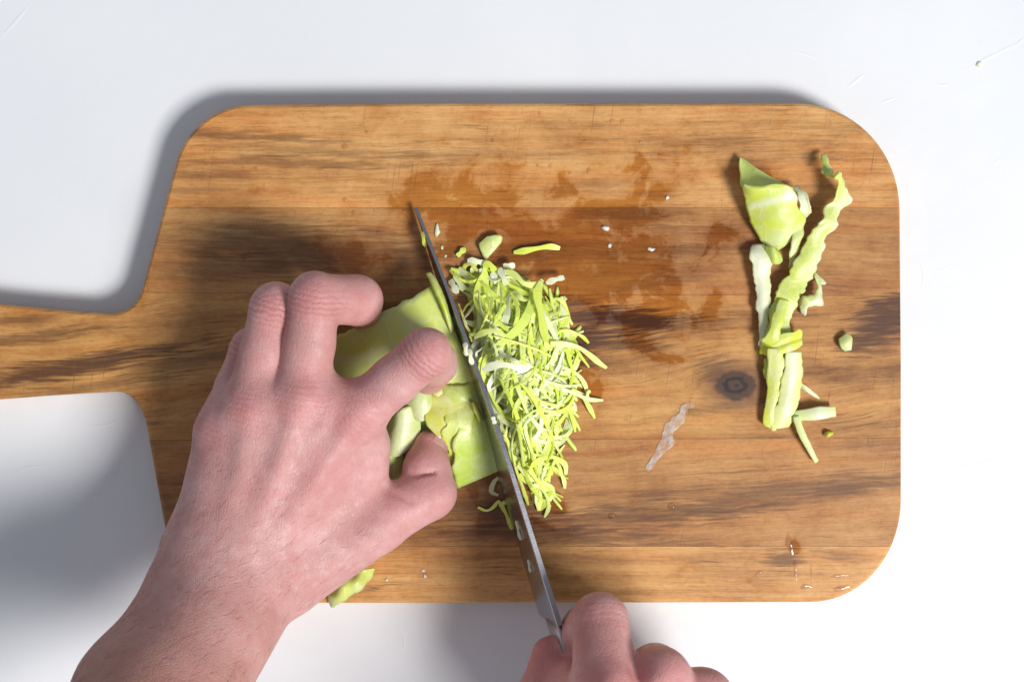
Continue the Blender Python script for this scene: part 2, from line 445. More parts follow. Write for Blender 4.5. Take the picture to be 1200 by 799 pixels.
# ------------------------------------------------------------------ the cutting board
def arc(p0, c, p1, n=8):
    t = np.linspace(0, 1, n)[:, None]
    return (1 - t) ** 2 * np.array(p0) + 2 * t * (1 - t) * np.array(c) + t ** 2 * np.array(p1)
def superarc(p0, c, p1, n=14, k=0.6):
    p0, c, p1 = map(lambda a: np.array(a, float), (p0, c, p1))
    a, b = p0 + (c - p0) * k, p1 + (c - p1) * k
    t = np.linspace(0, 1, n)[:, None]
    return (1 - t) ** 3 * p0 + 3 * t * (1 - t) ** 2 * a + 3 * t * t * (1 - t) * b + t ** 3 * p1
outline = np.vstack([
    superarc((205, 192), (222, 125), (290, 122), 16, .58),
    [(500, 120.5), (750, 120.5)],
    superarc((935, 120.5), (1054, 121), (1055.5, 245), 20, .56),
    [(1057, 420)],
    superarc((1057, 585), (1057, 706), (950, 706), 20, .56),
    [(750, 706.5), (500, 707)],
    superarc((285, 707), (212, 707), (193, 622), 16, .58),
    superarc((171, 500), (163, 458), (135, 459), 9, .6),
    [(60, 463.5), (0, 468), (-90, 474)],
    superarc((-150, 476), (-200, 476), (-200, 420), 12, .56),
    superarc((-200, 400), (-200, 344), (-150, 346), 12, .56),
    [(-60, 351), (0, 356), (70, 363)],
    superarc((128, 367), (158, 367), (165, 340), 9, .6),
])
BO = np.array([0, 0, 0.0]) + np.array([(610 - CX) * S, (CY - 414) * S, 0])
board = empty('cutting_board', BO)
tag(board, 'wooden cutting board of glued brown staves with a long handle, wet in the middle', 'cutting board')
ow = np.array([W(a, b)[:2] for a, b in outline])
def inset(poly, d):
    p, q = np.roll(poly, 1, 0), np.roll(poly, -1, 0)
    t = q - p
    t /= np.linalg.norm(t, axis=1)[:, None]
    nrm = np.stack([-t[:, 1], t[:, 0]], 1)
    area = np.sum(poly[:, 0] * np.roll(poly[:, 1], -1) - np.roll(poly[:, 0], -1) * poly[:, 1])
    return poly + nrm * d * (1 if area > 0 else -1)
rings = []
for (d, z) in ((1.6, 0.6), (0.4, 1.2), (0, 2.2), (0, TB - 2.2), (0.15, TB - 1.4), (0.6, TB - 0.55), (1.5, TB)):
    rings.append((inset(ow, d), z))
N = len(ow)
def board_solid():
    bm = bmesh.new()
    R = [[bm.verts.new((p[0] - BO[0], p[1] - BO[1], z)) for p in poly] for poly, z in rings]
    for a, b in zip(R[:-1], R[1:]):
        for i in range(N):
            j = (i + 1) % N
            bm.faces.new((a[i], a[j], b[j], b[i]))
    bm.faces.new(R[0][::-1]); bm.faces.new(R[-1])
    bmesh.ops.recalc_face_normals(bm, faces=bm.faces)
    return bm
C = dict(
    a=((0.367, 0.159, 0.045), (0.612, 0.304, 0.097), (0.754, 0.424, 0.156)),
    b=((0.235, 0.096, 0.027), (0.436, 0.201, 0.060), (0.575, 0.301, 0.103)),
    c=((0.194, 0.075, 0.018), (0.456, 0.210, 0.056), (0.640, 0.335, 0.102)),
    d=((0.219, 0.091, 0.027), (0.409, 0.188, 0.055), (0.564, 0.292, 0.096)),
    e=((0.374, 0.172, 0.049), (0.603, 0.296, 0.091), (0.748, 0.417, 0.149)))
staves = [  # y top, y bottom at left (x=0) and right (x=1200)
    ((60, 60), (243.5, 243.5), 'a', 0.8, 1.0, 0.01, 3, False),
    ((243.5, 243.5), (342, 347.5), 'b', 1.0, 2.0, -0.01, 4, False),
    ((342, 347.5), (516, 513), 'c', 1.2, 3.0, 0.07, 9, True),
    ((516, 513), (640, 640), 'd', 1.0, 4.0, 0.05, 6, False),
    ((640, 640), (760, 760), 'e', 0.9, 5.0, 0.0, 3, False)]
for (t0, t1), (b0, b1), key_c, ysq, seed, slope, wave, knot in staves:
    bm = board_solid()
    gap = 0.05
    for (ya, yb, sgn) in ((t0, t1, 1), (b0, b1, -1)):
        A, B = W(0, ya), W(1200, yb)
        d = B - A; nrm = np.array([-d[1], d[0], 0]) / np.linalg.norm(d[:2])   # points up in the photo
        co = A - BO; co[2] = 0
        co = co - nrm * gap * sgn
        r = bmesh.ops.bisect_plane(bm, geom=bm.verts[:] + bm.edges[:] + bm.faces[:], plane_co=co, plane_no=nrm * sgn, clear_outer=True)
        ed = [e for e in r['geom_cut'] if isinstance(e, bmesh.types.BMEdge)]
        if ed: bmesh.ops.holes_fill(bm, edges=[e for e in bm.edges if e.is_boundary], sides=0)
    bmesh.ops.recalc_face_normals(bm, faces=bm.faces)
    bmesh.ops.scale(bm, vec=(0.001,) * 3, verts=bm.verts)
    ylo, yhi = min(t0, t1) - 8, max(b0, b1) + 8
    st = [q for q in STREAKS if ylo <= q[1] <= yhi]
    me = bpy.data.meshes.new('stave'); bm.to_mesh(me); bm.free()
    me.materials.append(wood('acacia_wood', *C[key_c], ysq=ysq, seed=seed, slope=slope, wave=wave, streaks=st, knot=knot, origin=BO))
    o = link(bpy.data.objects.new('stave', me)); o.parent = board
    if knot: o['label'] = 'wide middle stave with a dark knot that runs on into the handle'

# ------------------------------------------------------------------ signed distance hands
def smin(a, b, k):
    h = np.clip(0.5 + 0.5 * (b - a) / k, 0, 1)
    return b + (a - b) * h - k * h * (1 - h)
def cone(P, a, b, ra, rb):
    ba = b - a
    t = np.clip(((P - a) @ ba) / (ba @ ba), 0, 1)
    q = P - a - t[:, None] * ba
    return np.sqrt(np.einsum('ij,ij->i', q, q)) - (ra + (rb - ra) * t)
def poly_dist(P, pts):
    d = np.full(len(P), 1e9)
    for a, b in zip(pts[:-1], pts[1:]):
        d = np.minimum(d, cone(P, a, b, 0, 0))
    return d

def surface_nets(F, o, h):
    ins = F < 0
    nx, ny, nz = F.shape
    c = np.zeros((nx - 1, ny - 1, nz - 1), np.int8)
    for i in (0, 1):
        for j in (0, 1):
            for k in (0, 1):
                c += ins[i:nx - 1 + i, j:ny - 1 + j, k:nz - 1 + k]
    act = np.argwhere((c > 0) & (c < 8))
    idx = np.full(c.shape, -1, np.int64)
    idx[tuple(act.T)] = np.arange(len(act))
    acc = np.zeros((len(act), 3)); cnt = np.zeros(len(act))
    corners = [np.array(q) for q in np.ndindex(2, 2, 2)]
    for a in corners:
        for ax in range(3):
            if a[ax] == 1: continue
            b = a.copy(); b[ax] = 1
            fa = F[tuple((act + a).T)]; fb = F[tuple((act + b).T)]
            m = (fa < 0) != (fb < 0)
            t = np.where(m, fa / np.where(np.abs(fa - fb) < 1e-12, 1, fa - fb), 0)
            p = np.tile(a.astype(float), (len(act), 1)); p[:, ax] += t
            acc[m] += p[m]; cnt[m] += 1
    V = (act + acc / cnt[:, None]) * h + o
    faces = []
    for ax in range(3):
        u, v = (ax + 1) % 3, (ax + 2) % 3
        sl0 = [slice(None)] * 3; sl1 = [slice(None)] * 3
        sl0[ax] = slice(0, -1); sl1[ax] = slice(1, None)
        A, B = ins[tuple(sl0)], ins[tuple(sl1)]
        e = np.argwhere(A != B)
        ok = (e[:, u] > 0) & (e[:, v] > 0) & (e[:, u] < F.shape[u] - 1) & (e[:, v] < F.shape[v] - 1)
        e = e[ok]
        flip = ~A[tuple(e.T)]
        du = np.zeros(3, int); du[u] = 1; dv = np.zeros(3, int); dv[v] = 1
        q = np.stack([idx[tuple((e - du - dv).T)], idx[tuple((e - dv).T)], idx[tuple(e.T)], idx[tuple((e - du).T)]], 1)
        q[flip] = q[flip][:, ::-1]
        faces.append(q)
    return V, np.vstack(faces)

def extract(sdf, lo, hi, h=1.1, coarse=4):
    lo, hi = np.array(lo, float), np.array(hi, float)
    n = (np.ceil((hi - lo) / (h * coarse)).astype(int) + 1)
    gc = np.stack(np.meshgrid(*[lo[i] + np.arange(n[i]) * h * coarse for i in range(3)], indexing='ij'), -1)
    Fc = sdf(gc.reshape(-1, 3)).reshape(n)
    nf = n * coarse
    F = np.repeat(np.repeat(np.repeat(Fc, coarse, 0), coarse, 1), coarse, 2)
    lof = lo - h * (coarse - 1) / 2          # centre blocks on coarse samples
    near = np.argwhere(np.abs(F) < h * coarse * 1.6)
    F[tuple(near.T)] = sdf(near * h + lof)
    V, Q = surface_nets(F, lof, h)
    for _ in range(2):                       # pull the vertices onto the true surface
        e = 0.15
        d = sdf(V)
        g = np.stack([sdf(V + np.eye(3)[i] * e) - sdf(V - np.eye(3)[i] * e) for i in range(3)], 1) / (2 * e)
        V = V - (d / np.maximum((g * g).sum(1), 0.2))[:, None] * g * 0.9
    return V, Q

def attr(me, name, vals):
    a = me.attributes.new(name, 'FLOAT', 'POINT')
    a.data.foreach_set('value', np.asarray(vals, np.float32))

def gauss_sum(V, items):
    r = np.zeros(len(V))
    for c, s, w in items:
        d2 = ((V - c) ** 2).sum(1)
        r = np.maximum(r, w * np.exp(-d2 / (s * s)))
    return np.clip(r, 0, 1)

def lengthen(arm, dist):
    """carry the forearm on towards the elbow"""
    far = sorted(arm, key=lambda q: q[1][1])[:len(arm) // 2]
    d = sum((q[1] - q[0]) / np.linalg.norm(q[1] - q[0]) for q in far); d /= np.linalg.norm(d)
    return arm + [(q[1], q[1] + d * dist, q[3], q[3] * 1.18) for q in far]
class Hand:
    """forearm, palm, thumb and four fingers as one smooth signed distance field"""
    def __init__(self):
        self.arm, self.palm, self.thumb, self.fingers, self.ridges, self.grooves = [], [], [], [], [], []
    def sdf(self, P):
        out = np.empty(len(P))
        for i in range(0, len(P), 200000):
            out[i:i + 200000] = self._sdf(P[i:i + 200000])
        return out
    def _chain(self, P, prims, k):
        d = None
        for (a, b, ra, rb) in prims:
            e = cone(P, a, b, ra, rb)
            d = e if d is None else smin(d, e, k)
        return d
    def _sdf(self, P):
        d = smin(self._chain(P, self.palm, 9.0), self._chain(P, self.arm, 14.0), 16.0)
        d = smin(d, self._chain(P, self.thumb, 3.5), 6.0)
        f = None
        for ch in self.fingers:
            e = self._chain(P, ch, 2.0)
            f = e if f is None else smin(f, e, 0.7)
        d = smin(d, f, 5.0)
        for (pts, r, k) in self.ridges:
            d = smin(d, poly_dist(P, pts) - r, k)
        for (pts, w, depth) in self.grooves:
            g = poly_dist(P, pts)
            d = d + depth * np.exp(-(g / w) ** 2)
        return d

def finger(pts, radii):
    out = []
    for (a, b), (ra, rb) in zip(zip(pts[:-1], pts[1:]), zip(radii[:-1], radii[1:])):
        out.append((W(*a), W(*b), ra, rb))
    return out

# ---- left hand
L = Hand()
FI = dict(
    index=([(418, 484, 42), (499, 414, 54), (507, 425, 35), (502, 438, 24)], [10.4, 9.5, 9.5, 8.4]),
    middle=([(354, 466, 45), (369, 350, 52), (419, 352, 37), (424, 362, 22)], [10.8, 10.0, 9.8, 8.2]),
    ring=([(294, 480, 43), (323, 362, 44), (350, 366, 24), (362, 384, 12)], [10.4, 10.0, 9.2, 7.6]),
    pinky=([(258, 505, 36), (295, 410, 34), (314, 414, 18), (328, 428, 8)], [9.4, 8.5, 8.0, 6.8]))
for nme, (pts, rad) in FI.items():
    ch = finger(pts, rad)
    pip, mcp = W(*pts[1]), W(*pts[0])
    ax = (pip - mcp) / np.linalg.norm(pip - mcp)
    # the proximal bone narrows a little in its middle
    (pa, pb, ra, rb) = ch[0]
    ch[0:1] = [(pa, pa * .45 + pb * .55, ra, (ra + rb) * .5 * .965), (pa * .45 + pb * .55, pb, (ra + rb) * .5 * .965, rb)]
    # knuckle bump on the back of the middle joint
    ch.append((pip - ax * 2 + np.array([0, 0, 1.6]), pip + ax * 1.5 + np.array([0, 0, 1.0]), rad[1] - 1.2, rad[1] - 1.4))
    L.fingers.append(ch)
L.palm = [
    (W(322, 648, 34), W(418, 484, 40), 13, 11.5),
    (W(290, 645, 37), W(354, 466, 44), 13, 11.5),
    (W(262, 640, 35), W(294, 480, 41), 13, 11.0),
    (W(238, 630, 29), W(260, 508, 34), 12.5, 10.0),
    (W(330, 640, 22), W(395, 520, 26), 14, 12),
    (W(270, 620, 20), W(300, 520, 24), 14, 12),
    (W(350, 640, 26), W(425, 550, 28), 13, 9),      # first web muscle
    (W(400, 590, 26), W(432, 520, 32), 12, 8),
    (W(306, 640, 37), W(386, 476, 44), 13, 11), (W(276, 640, 38), W(324, 474, 44), 13, 11), (W(252, 634, 34), W(278, 494, 39), 12.5, 10.2),
]
L.arm = [
    (W(298, 690, 34), W(215, 835, 68), 18.0, 17.5), (W(243, 660, 30), W(148, 805, 62), 16, 16.5), (W(275, 675, 35), W(186, 815, 72), 18.5, 20),
    (W(215, 835, 68), W(105, 1080, 140), 17.5, 20), (W(148, 805, 62), W(20, 1050, 134), 16.5, 19), (W(186, 815, 72), W(62, 1065, 148), 20, 23),
]
L.arm = lengthen(L.arm, 110.0)
L.thumb = [
    (W(338, 672, 28), W(440, 612, 26), 16.5, 12.5),
    (W(440, 612, 26), W(503, 577, 22), 12.0, 10.6),
    (W(503, 577, 22), W(500, 548, 20), 10.4, 9.2),
    (W(500, 548, 20), W(503, 522, 17), 9.0, 6.6),
]
kn = {k: W(*v[0][0]) for k, v in FI.items()}
def dors(px, py, h): return W(px, py, h)
L.ridges = [
    ([dors(318, 640, 46), dors(372, 560, 51), dors(418, 486, 52.0)], 1.1, 7.5),
    ([dors(292, 635, 49.0), dors(325, 550, 54.5), dors(353, 468, 55.6)], 1.0, 7.5),
    ([dors(266, 625, 47.0), dors(284, 550, 52), dors(295, 484, 52.6)], 0.8, 7.5),
    ([dors(240, 610, 40.5), dors(254, 550, 44), dors(259, 508, 44.2)], 1.0, 6.0),
    ([dors(418, 486, 46), dors(422, 482, 46)], 7.4, 6.0),
    ([dors(353, 468, 49), dors(355, 464, 49)], 7.6, 6.0),
    ([dors(294, 482, 46), dors(296, 478, 46)], 7.2, 6.0),
    ([dors(258, 507, 39), dors(260, 503, 39)], 6.4, 5.0),
    ([dors(213, 688, 39), dors(222, 700, 40)], 11.5, 8.0),          # ulna head
    ([dors(300, 600, 50.5), dors(310, 560, 53), dors(296, 520, 52)], 0.6, 4.0),   # vein
    ([dors(262, 600, 47), dors(272, 570, 50), dors(266, 540, 49)], 0.6, 4.0),
    ([dors(350, 600, 47), dors(372, 585, 46), dors(395, 555, 45)], 0.5, 4.0),
]
L.grooves = [
    ([dors(452, 571, 34), dors(466, 578, 33.5), dors(480, 588, 33)], 1.6, 1.0),   # thumb web fold
    ([dors(474, 553, 29), dors(490, 556, 30), dors(508, 554, 29)], 1.2, 1.5),     # thumb joint fold
    ([dors(402, 347, 46), dors(413, 366, 40), dors(404, 380, 36)], 1.6, 1.3),       # middle finger inner fold
    ([dors(222, 668, 46), dors(250, 668, 53), dors(290, 690, 54), dors(318, 710, 50)], 3.5, 1.1),
    ([dors(232, 640, 47), dors(262, 655, 53), dors(300, 668, 53)], 4.0, 0.9),
    ([dors(325, 655, 50), dors(345, 690, 46)], 3.0, 0.7),
]
def build_hand(H, lo, hi, name, finger_def, label, red_items, arm_dir, wrinkle=1.0):
    V, Q = extract(H.sdf, lo, hi)
    org = V.mean(0); org[2] = V[:, 2].min()
    o = mesh_obj(name, V, Q, MT_SKIN, None, org)
    red = gauss_sum(V, red_items)
    wm = np.zeros(len(V)); wu = np.zeros(len(V))
    for k, (pts, rad) in finger_def.items():
        mcp, pip = W(*pts[0]), W(*pts[1])
        ax = (pip - mcp) / np.linalg.norm(pip - mcp)
        u = (V - pip) @ ax
        q = V - pip - u[:, None] * ax
        rr = np.linalg.norm(q, axis=1)
        m = np.exp(-((u + 1.0) / 6.0) ** 2) * (rr < rad[1] * 1.6) * np.clip((q[:, 2] + 2) / 6.0, 0, 1)
        wu = np.where(m > wm, u, wu); wm = np.maximum(wm, m)
        u2 = (V - mcp) @ ax
        m2 = 0.45 * np.exp(-((V - mcp - np.array([0, 0, 9])) ** 2).sum(1) / 130.0)
        wu = np.where(m2 > wm, u2, wu); wm = np.maximum(wm, m2)
    attr(o.data, 'red', red); attr(o.data, 'wrinkle_mask', wm * wrinkle); attr(o.data, 'wrinkle_u', wu)
    a, d, l = arm_dir
    attr(o.data, 'arm', np.clip(((V - a) @ d) / l, 0, 1))
    tag(o, label, 'hand')
    return o, V, Q
red_items = []
for k, (pts, rad) in FI.items():
    red_items += [(W(*pts[1]) + np.array([0, 0, rad[1]]), 11, 0.75), (W(*pts[0]) + np.array([0, 0, rad[0]]), 12, 0.8),
                  (W(*pts[3]), 13, 0.7)]
red_items += [(W(503, 577, 30), 12, .5), (W(502, 525, 20), 12, .8), (W(470, 595, 36), 12, .55), (W(380, 560, 50), 14, .4), (W(300, 575, 52), 12, .3), (W(420, 365, 45), 14, .6)]
wa = W(285, 640, 40); wb = W(170, 830, 40)
left_hand, LV, LQ = build_hand(L, W(-20, 1180, 0) - [75, 75, 12], W(560, 300, 0) + [5, 5, 250], 'hand', FI,
    'bare left hand with curled fingers pinning the cabbage leaves behind the knife', red_items,
    (wa, (wb - wa) / np.linalg.norm(wb - wa), 60.0))

# thumb nail of the left hand, seen nearly edge-on
def nail(name, c, along, side, ln, wd, parent):
    along, side = np.array(along, float), np.array(side, float)
    along /= np.linalg.norm(along); side -= along * (side @ along); side /= np.linalg.norm(side)
    up = np.cross(along, side)
    vs, fs = [], []
    nu, nv = 7, 9
    for lay in (0, 1):
        for i in range(nu):
            for j in range(nv):
                u, v = i / (nu - 1) - .5, j / (nv - 1) - .5
                w = wd * (1 - 0.25 * (2 * u) ** 4)
                ang = v * 2.1
                r = wd * 0.62 - lay * 0.5
                vs.append(c + along * u * ln + up * math.sin(ang) * r * w / wd + side * (math.cos(ang) - 1) * r)
    for lay in (0, 1):
        for i in range(nu - 1):
            for j in range(nv - 1):
                a = lay * nu * nv + i * nv + j
                q = (a, a + 1, a + nv + 1, a + nv)
                fs.append(q if lay else q[::-1])
    rim = [i * nv for i in range(nu)] + [(nu - 1) * nv + j for j in range(1, nv)] + [i * nv + nv - 1 for i in range(nu - 2, -1, -1)] + [j for j in range(nv - 2, 0, -1)]
    for a, b in zip(rim, rim[1:] + rim[:1]):
        fs.append((a, b, b + nu * nv, a + nu * nv))
    return mesh_obj(name, np.array(vs), fs, MT_NAIL, parent, c)
nail('fingernail', W(523, 528, 20), W(505, 516, 18) - W(501, 546, 20), (1, 0.15, 0.45), 11, 11, left_hand)

# ---- right hand on the knife handle
R = Hand()
FR = dict(
    index=([(712, 806, 76), (703, 727, 60), (688, 738, 38), (674, 756, 24)], [13.0, 10.6, 10.0, 8.2]),
    middle=([(772, 793, 72), (768, 785, 34), (728, 800, 18), (705, 815, 22)], [11.6, 10.4, 9.6, 8.0]),
    ring=([(824, 816, 62), (815, 830, 26), (770, 850, 15), (740, 855, 22)], [10.8, 10.0, 9.2, 7.8]),
    pinky=([(866, 866, 52), (850, 885, 22), (810, 895, 14), (780, 895, 20)], [9.6, 8.6, 8.0, 7.0]))
for nme, (pts, rad) in FR.items():
    R.fingers.append(finger(pts, rad))
R.palm = [
    (W(690, 900, 62), W(694, 826, 62), 15, 13.5), (W(672, 880, 48), W(674, 800, 44), 13, 10),
    (W(800, 1010, 86), W(710, 812, 71), 15, 12.5), (W(830, 1010, 84), W(772, 804, 68), 15, 12.5),
    (W(860, 1010, 78), W(824, 826, 60), 14, 12), (W(880, 1010, 70), W(864, 872, 51), 13, 11),
    (W(760, 960, 56), W(700, 850, 50), 14, 12), (W(700, 870, 55), W(702, 820, 60), 12, 11)]
R.thumb = [(W(730, 985, 60), W(654, 880, 48), 15, 12.5), (W(654, 880, 48), W(637, 815, 38), 12, 10.0), (W(637, 815, 38), W(646, 768, 30), 9.8, 8.0)]
R.arm = [(W(815, 1000, 84), W(905, 1200, 130), 20, 22), (W(860, 1000, 76), W(960, 1180, 122), 18, 21)]
R.arm = lengthen(R.arm, 130.0)
R.ridges = [([W(712, 808, 82), W(712, 802, 81)], 7.0, 5.0), ([W(772, 797, 77.5), W(773, 793, 77)], 7.3, 5.0),
            ([W(712, 806, 89), W(740, 900, 95)], 1.4, 7.0), ([W(772, 798, 84), W(790, 900, 92)], 1.3, 7.0)]
R.grooves = [([W(738, 748, 72), W(742, 774, 80), W(742, 804, 82)], 3.0, 1.4)]
red_r = [(W(703, 727, 70), 12, .5), (W(712, 806, 88), 13, .9), (W(772, 793, 83), 14, .9), (W(824, 816, 72), 13, .9), (W(640, 770, 38), 12, .8)]
wc = W(830, 1000, 80); wd_ = W(930, 1200, 125)
right_hand, RV, RQ = build_hand(R, W(560, 1300, 0) - [5, 90, 12], W(1040, 660, 0) + [45, 5, 250], 'hand', FR,
    'bare right hand gripping the knife handle at the bottom edge', red_r, (wc, (wd_ - wc) / np.linalg.norm(wd_ - wc), 60.0), 0.35)
nail('fingernail', W(627, 776, 34), W(648, 762, 29) - W(637, 815, 38), (-1, 0.1, 0.5), 12, 12, right_hand)

# fine hairs lying on the left forearm and wrist
def arm_hair(V, Q, parent):
    P0, P1, P2 = V[Q[:, 0]], V[Q[:, 1]], V[Q[:, 2]]
    nrm = np.cross(P1 - P0, P2 - P0); nrm /= np.maximum(np.linalg.norm(nrm, axis=1), 1e-9)[:, None]
    c = (P0 + P2) / 2
    d = (wb - wa) / np.linalg.norm(wb - wa)
    t = (c - wa) @ d
    ok = np.where((nrm[:, 2] > 0.15) & (t > -28) & (t < 75))[0]
    pick = rng.choice(ok, min(420, len(ok)), replace=False)
    side = np.cross([0, 0, 1], d)
    vs, fs = [], []
    for f in pick:
        n = nrm[f]
        g = side * (0.55 + rng.normal() * .25) - d * (0.75 + rng.normal() * .2)
        g = g - n * (g @ n); g /= np.linalg.norm(g)
        s = np.cross(n, g)
        ln = rng.uniform(2.5, 6.0); w = 0.03
        b = len(vs)
        for k, (u, lift) in enumerate(((0, 0), (.5, .22), (1, .25))):
            ww = w * (1 - 0.6 * u)
            p = c[f] + g * ln * u + n * (lift + .02) + s * ln * .12 * u * u
            vs += [p - s * ww, p + s * ww, p + n * ww * 1.6]
        for k in (0, 1):
            for i in range(3):
                j = (i + 1) % 3
                fs.append((b + k * 3 + i, b + k * 3 + j, b + k * 3 + 3 + j, b + k * 3 + 3 + i))
    o = mesh_obj('arm_hair', np.array(vs), fs, MT_HAIR, parent, np.array(parent.location) * 1000)
    o['kind'] = 'stuff'
arm_hair(LV, LQ, left_hand)

# ------------------------------------------------------------------ the knife
TILT = math.radians(10.8)
sp_h = W(657, 733, 44.0)[:2]; tp = W(487, 243, 4.0)[:2]
d0 = tp - sp_h; d0 = d0 / np.linalg.norm(d0)
rt = np.array([d0[1], -d0[0]])                     # right of the blade as seen from above
e_heel = sp_h - rt * 44 * math.tan(TILT); e_tip = tp - rt * 4 * math.tan(TILT)
ax_ = np.append((e_tip - e_heel) / np.linalg.norm(e_tip - e_heel), 0)
BL = float(np.linalg.norm(e_tip - e_heel))
up_ = np.array([rt[0] * math.sin(TILT), rt[1] * math.sin(TILT), math.cos(TILT)])
lat = np.cross(up_, ax_); lat /= np.linalg.norm(lat)
KO = np.array([e_heel[0], e_heel[1], TB])
knife = empty('kitchen_knife', KO)
tag(knife, 'steel kitchen knife standing on its edge between the leaves and the shreds', 'knife')
def K(x, z, y): return KO + ax_ * x + up_ * z + lat * y
def spine_z(u):
    return 44 - 9.0 * u - 30.5 * np.clip((u - 0.35) / 0.65, 0, 1) ** 1.7
def edge_z(u):
    return 0.35 + 2.8 * np.clip((u - 0.72) / 0.28, 0, 1) ** 2
vs, fs = [], []
nst = 60
us = np.linspace(0, 1, nst)
for u in us:
    z0, z1 = edge_z(u), spine_z(u)
    th = 1.22 * (1 - 0.45 * u)
    prof = [(0, .06), (.05, .28), (.30, .75), (.65, 1.0), (.93, 1.0), (.985, .97), (1.0, .80)]
    ring = [(z0 + (z1 - z0) * f, th * w) for f, w in prof]
    for z, y in ring: vs.append(K(u * BL, z, y))
    for z, y in ring[::-1]: vs.append(K(u * BL, z, -y))
M_ = 14
for i in range(nst - 1):
    for j in range(M_):
        a, b = i * M_ + j, i * M_ + (j + 1) % M_
        fs.append((a, b, b + M_, a + M_))
fs.append(tuple(range(M_ - 1, -1, -1))); fs.append(tuple(range((nst - 1) * M_, nst * M_)))
blade = mesh_obj('blade', np.array(vs), fs, MT_FACE, knife, KO, smooth=True)
blade.data.materials.append(MT_SPINE)
for p in blade.data.polygons:
    if len(p.vertices) == 4 and (p.vertices[0] % M_) in (5, 6, 7):
        p.material_index = 1; p.use_smooth = False
# bolster, tang and handle
def tube(stations, name, mat, parent, n=20):
    vs, fs = [], []
    for (x, zc, hz, hy) in stations:
        for k in range(n):
            a = 2 * math.pi * k / n
            ca, sa = math.cos(a), math.sin(a)
            vs.append(K(x, zc + hz * math.copysign(abs(sa) ** .75, sa), hy * math.copysign(abs(ca) ** .75, ca)))
    for i in range(len(stations) - 1):
        for k in range(n):
            a, b = i * n + k, i * n + (k + 1) % n
            fs.append((a, a + n, b + n, b))
    fs.append(tuple(range(n))); fs.append(tuple(range(len(stations) * n - 1, (len(stations) - 1) * n - 1, -1)))
    return mesh_obj(name, np.array(vs), fs, mat, parent, KO)
tube([(0.5, 30, 12, 1.5), (-6, 29, 11.5, 1.6), (-16, 28.5, 11.5, 2.5), (-24, 28, 11.6, 6)], 'bolster', MT_SPINE, knife)
tube([(-24.05, 28, 11.7, 6.2), (-38, 29.5, 12.4, 8.6), (-65, 30.5, 12.8, 9), (-95, 30, 12.6, 8.8), (-112, 29, 13, 8.8), (-117, 28.5, 11, 7.2)], 'handle', MT_HANDLE, knife)
for x in (-42, -66, -92):
    vs, fs = [], []
    n = 14
    for y in (-9.4, 9.4):
        for k in range(n):
            vs.append(K(x + 2.6 * math.cos(2 * math.pi * k / n), 31 + 2.6 * math.sin(2 * math.pi * k / n), y))
    for k in range(n): fs.append((k, (k + 1) % n, n + (k + 1) % n, n + k))
    fs += [tuple(range(n)), tuple(range(2 * n - 1, n - 1, -1))]
    mesh_obj('rivet', np.array(vs), fs, MT_SPINE, knife, KO, smooth=False)

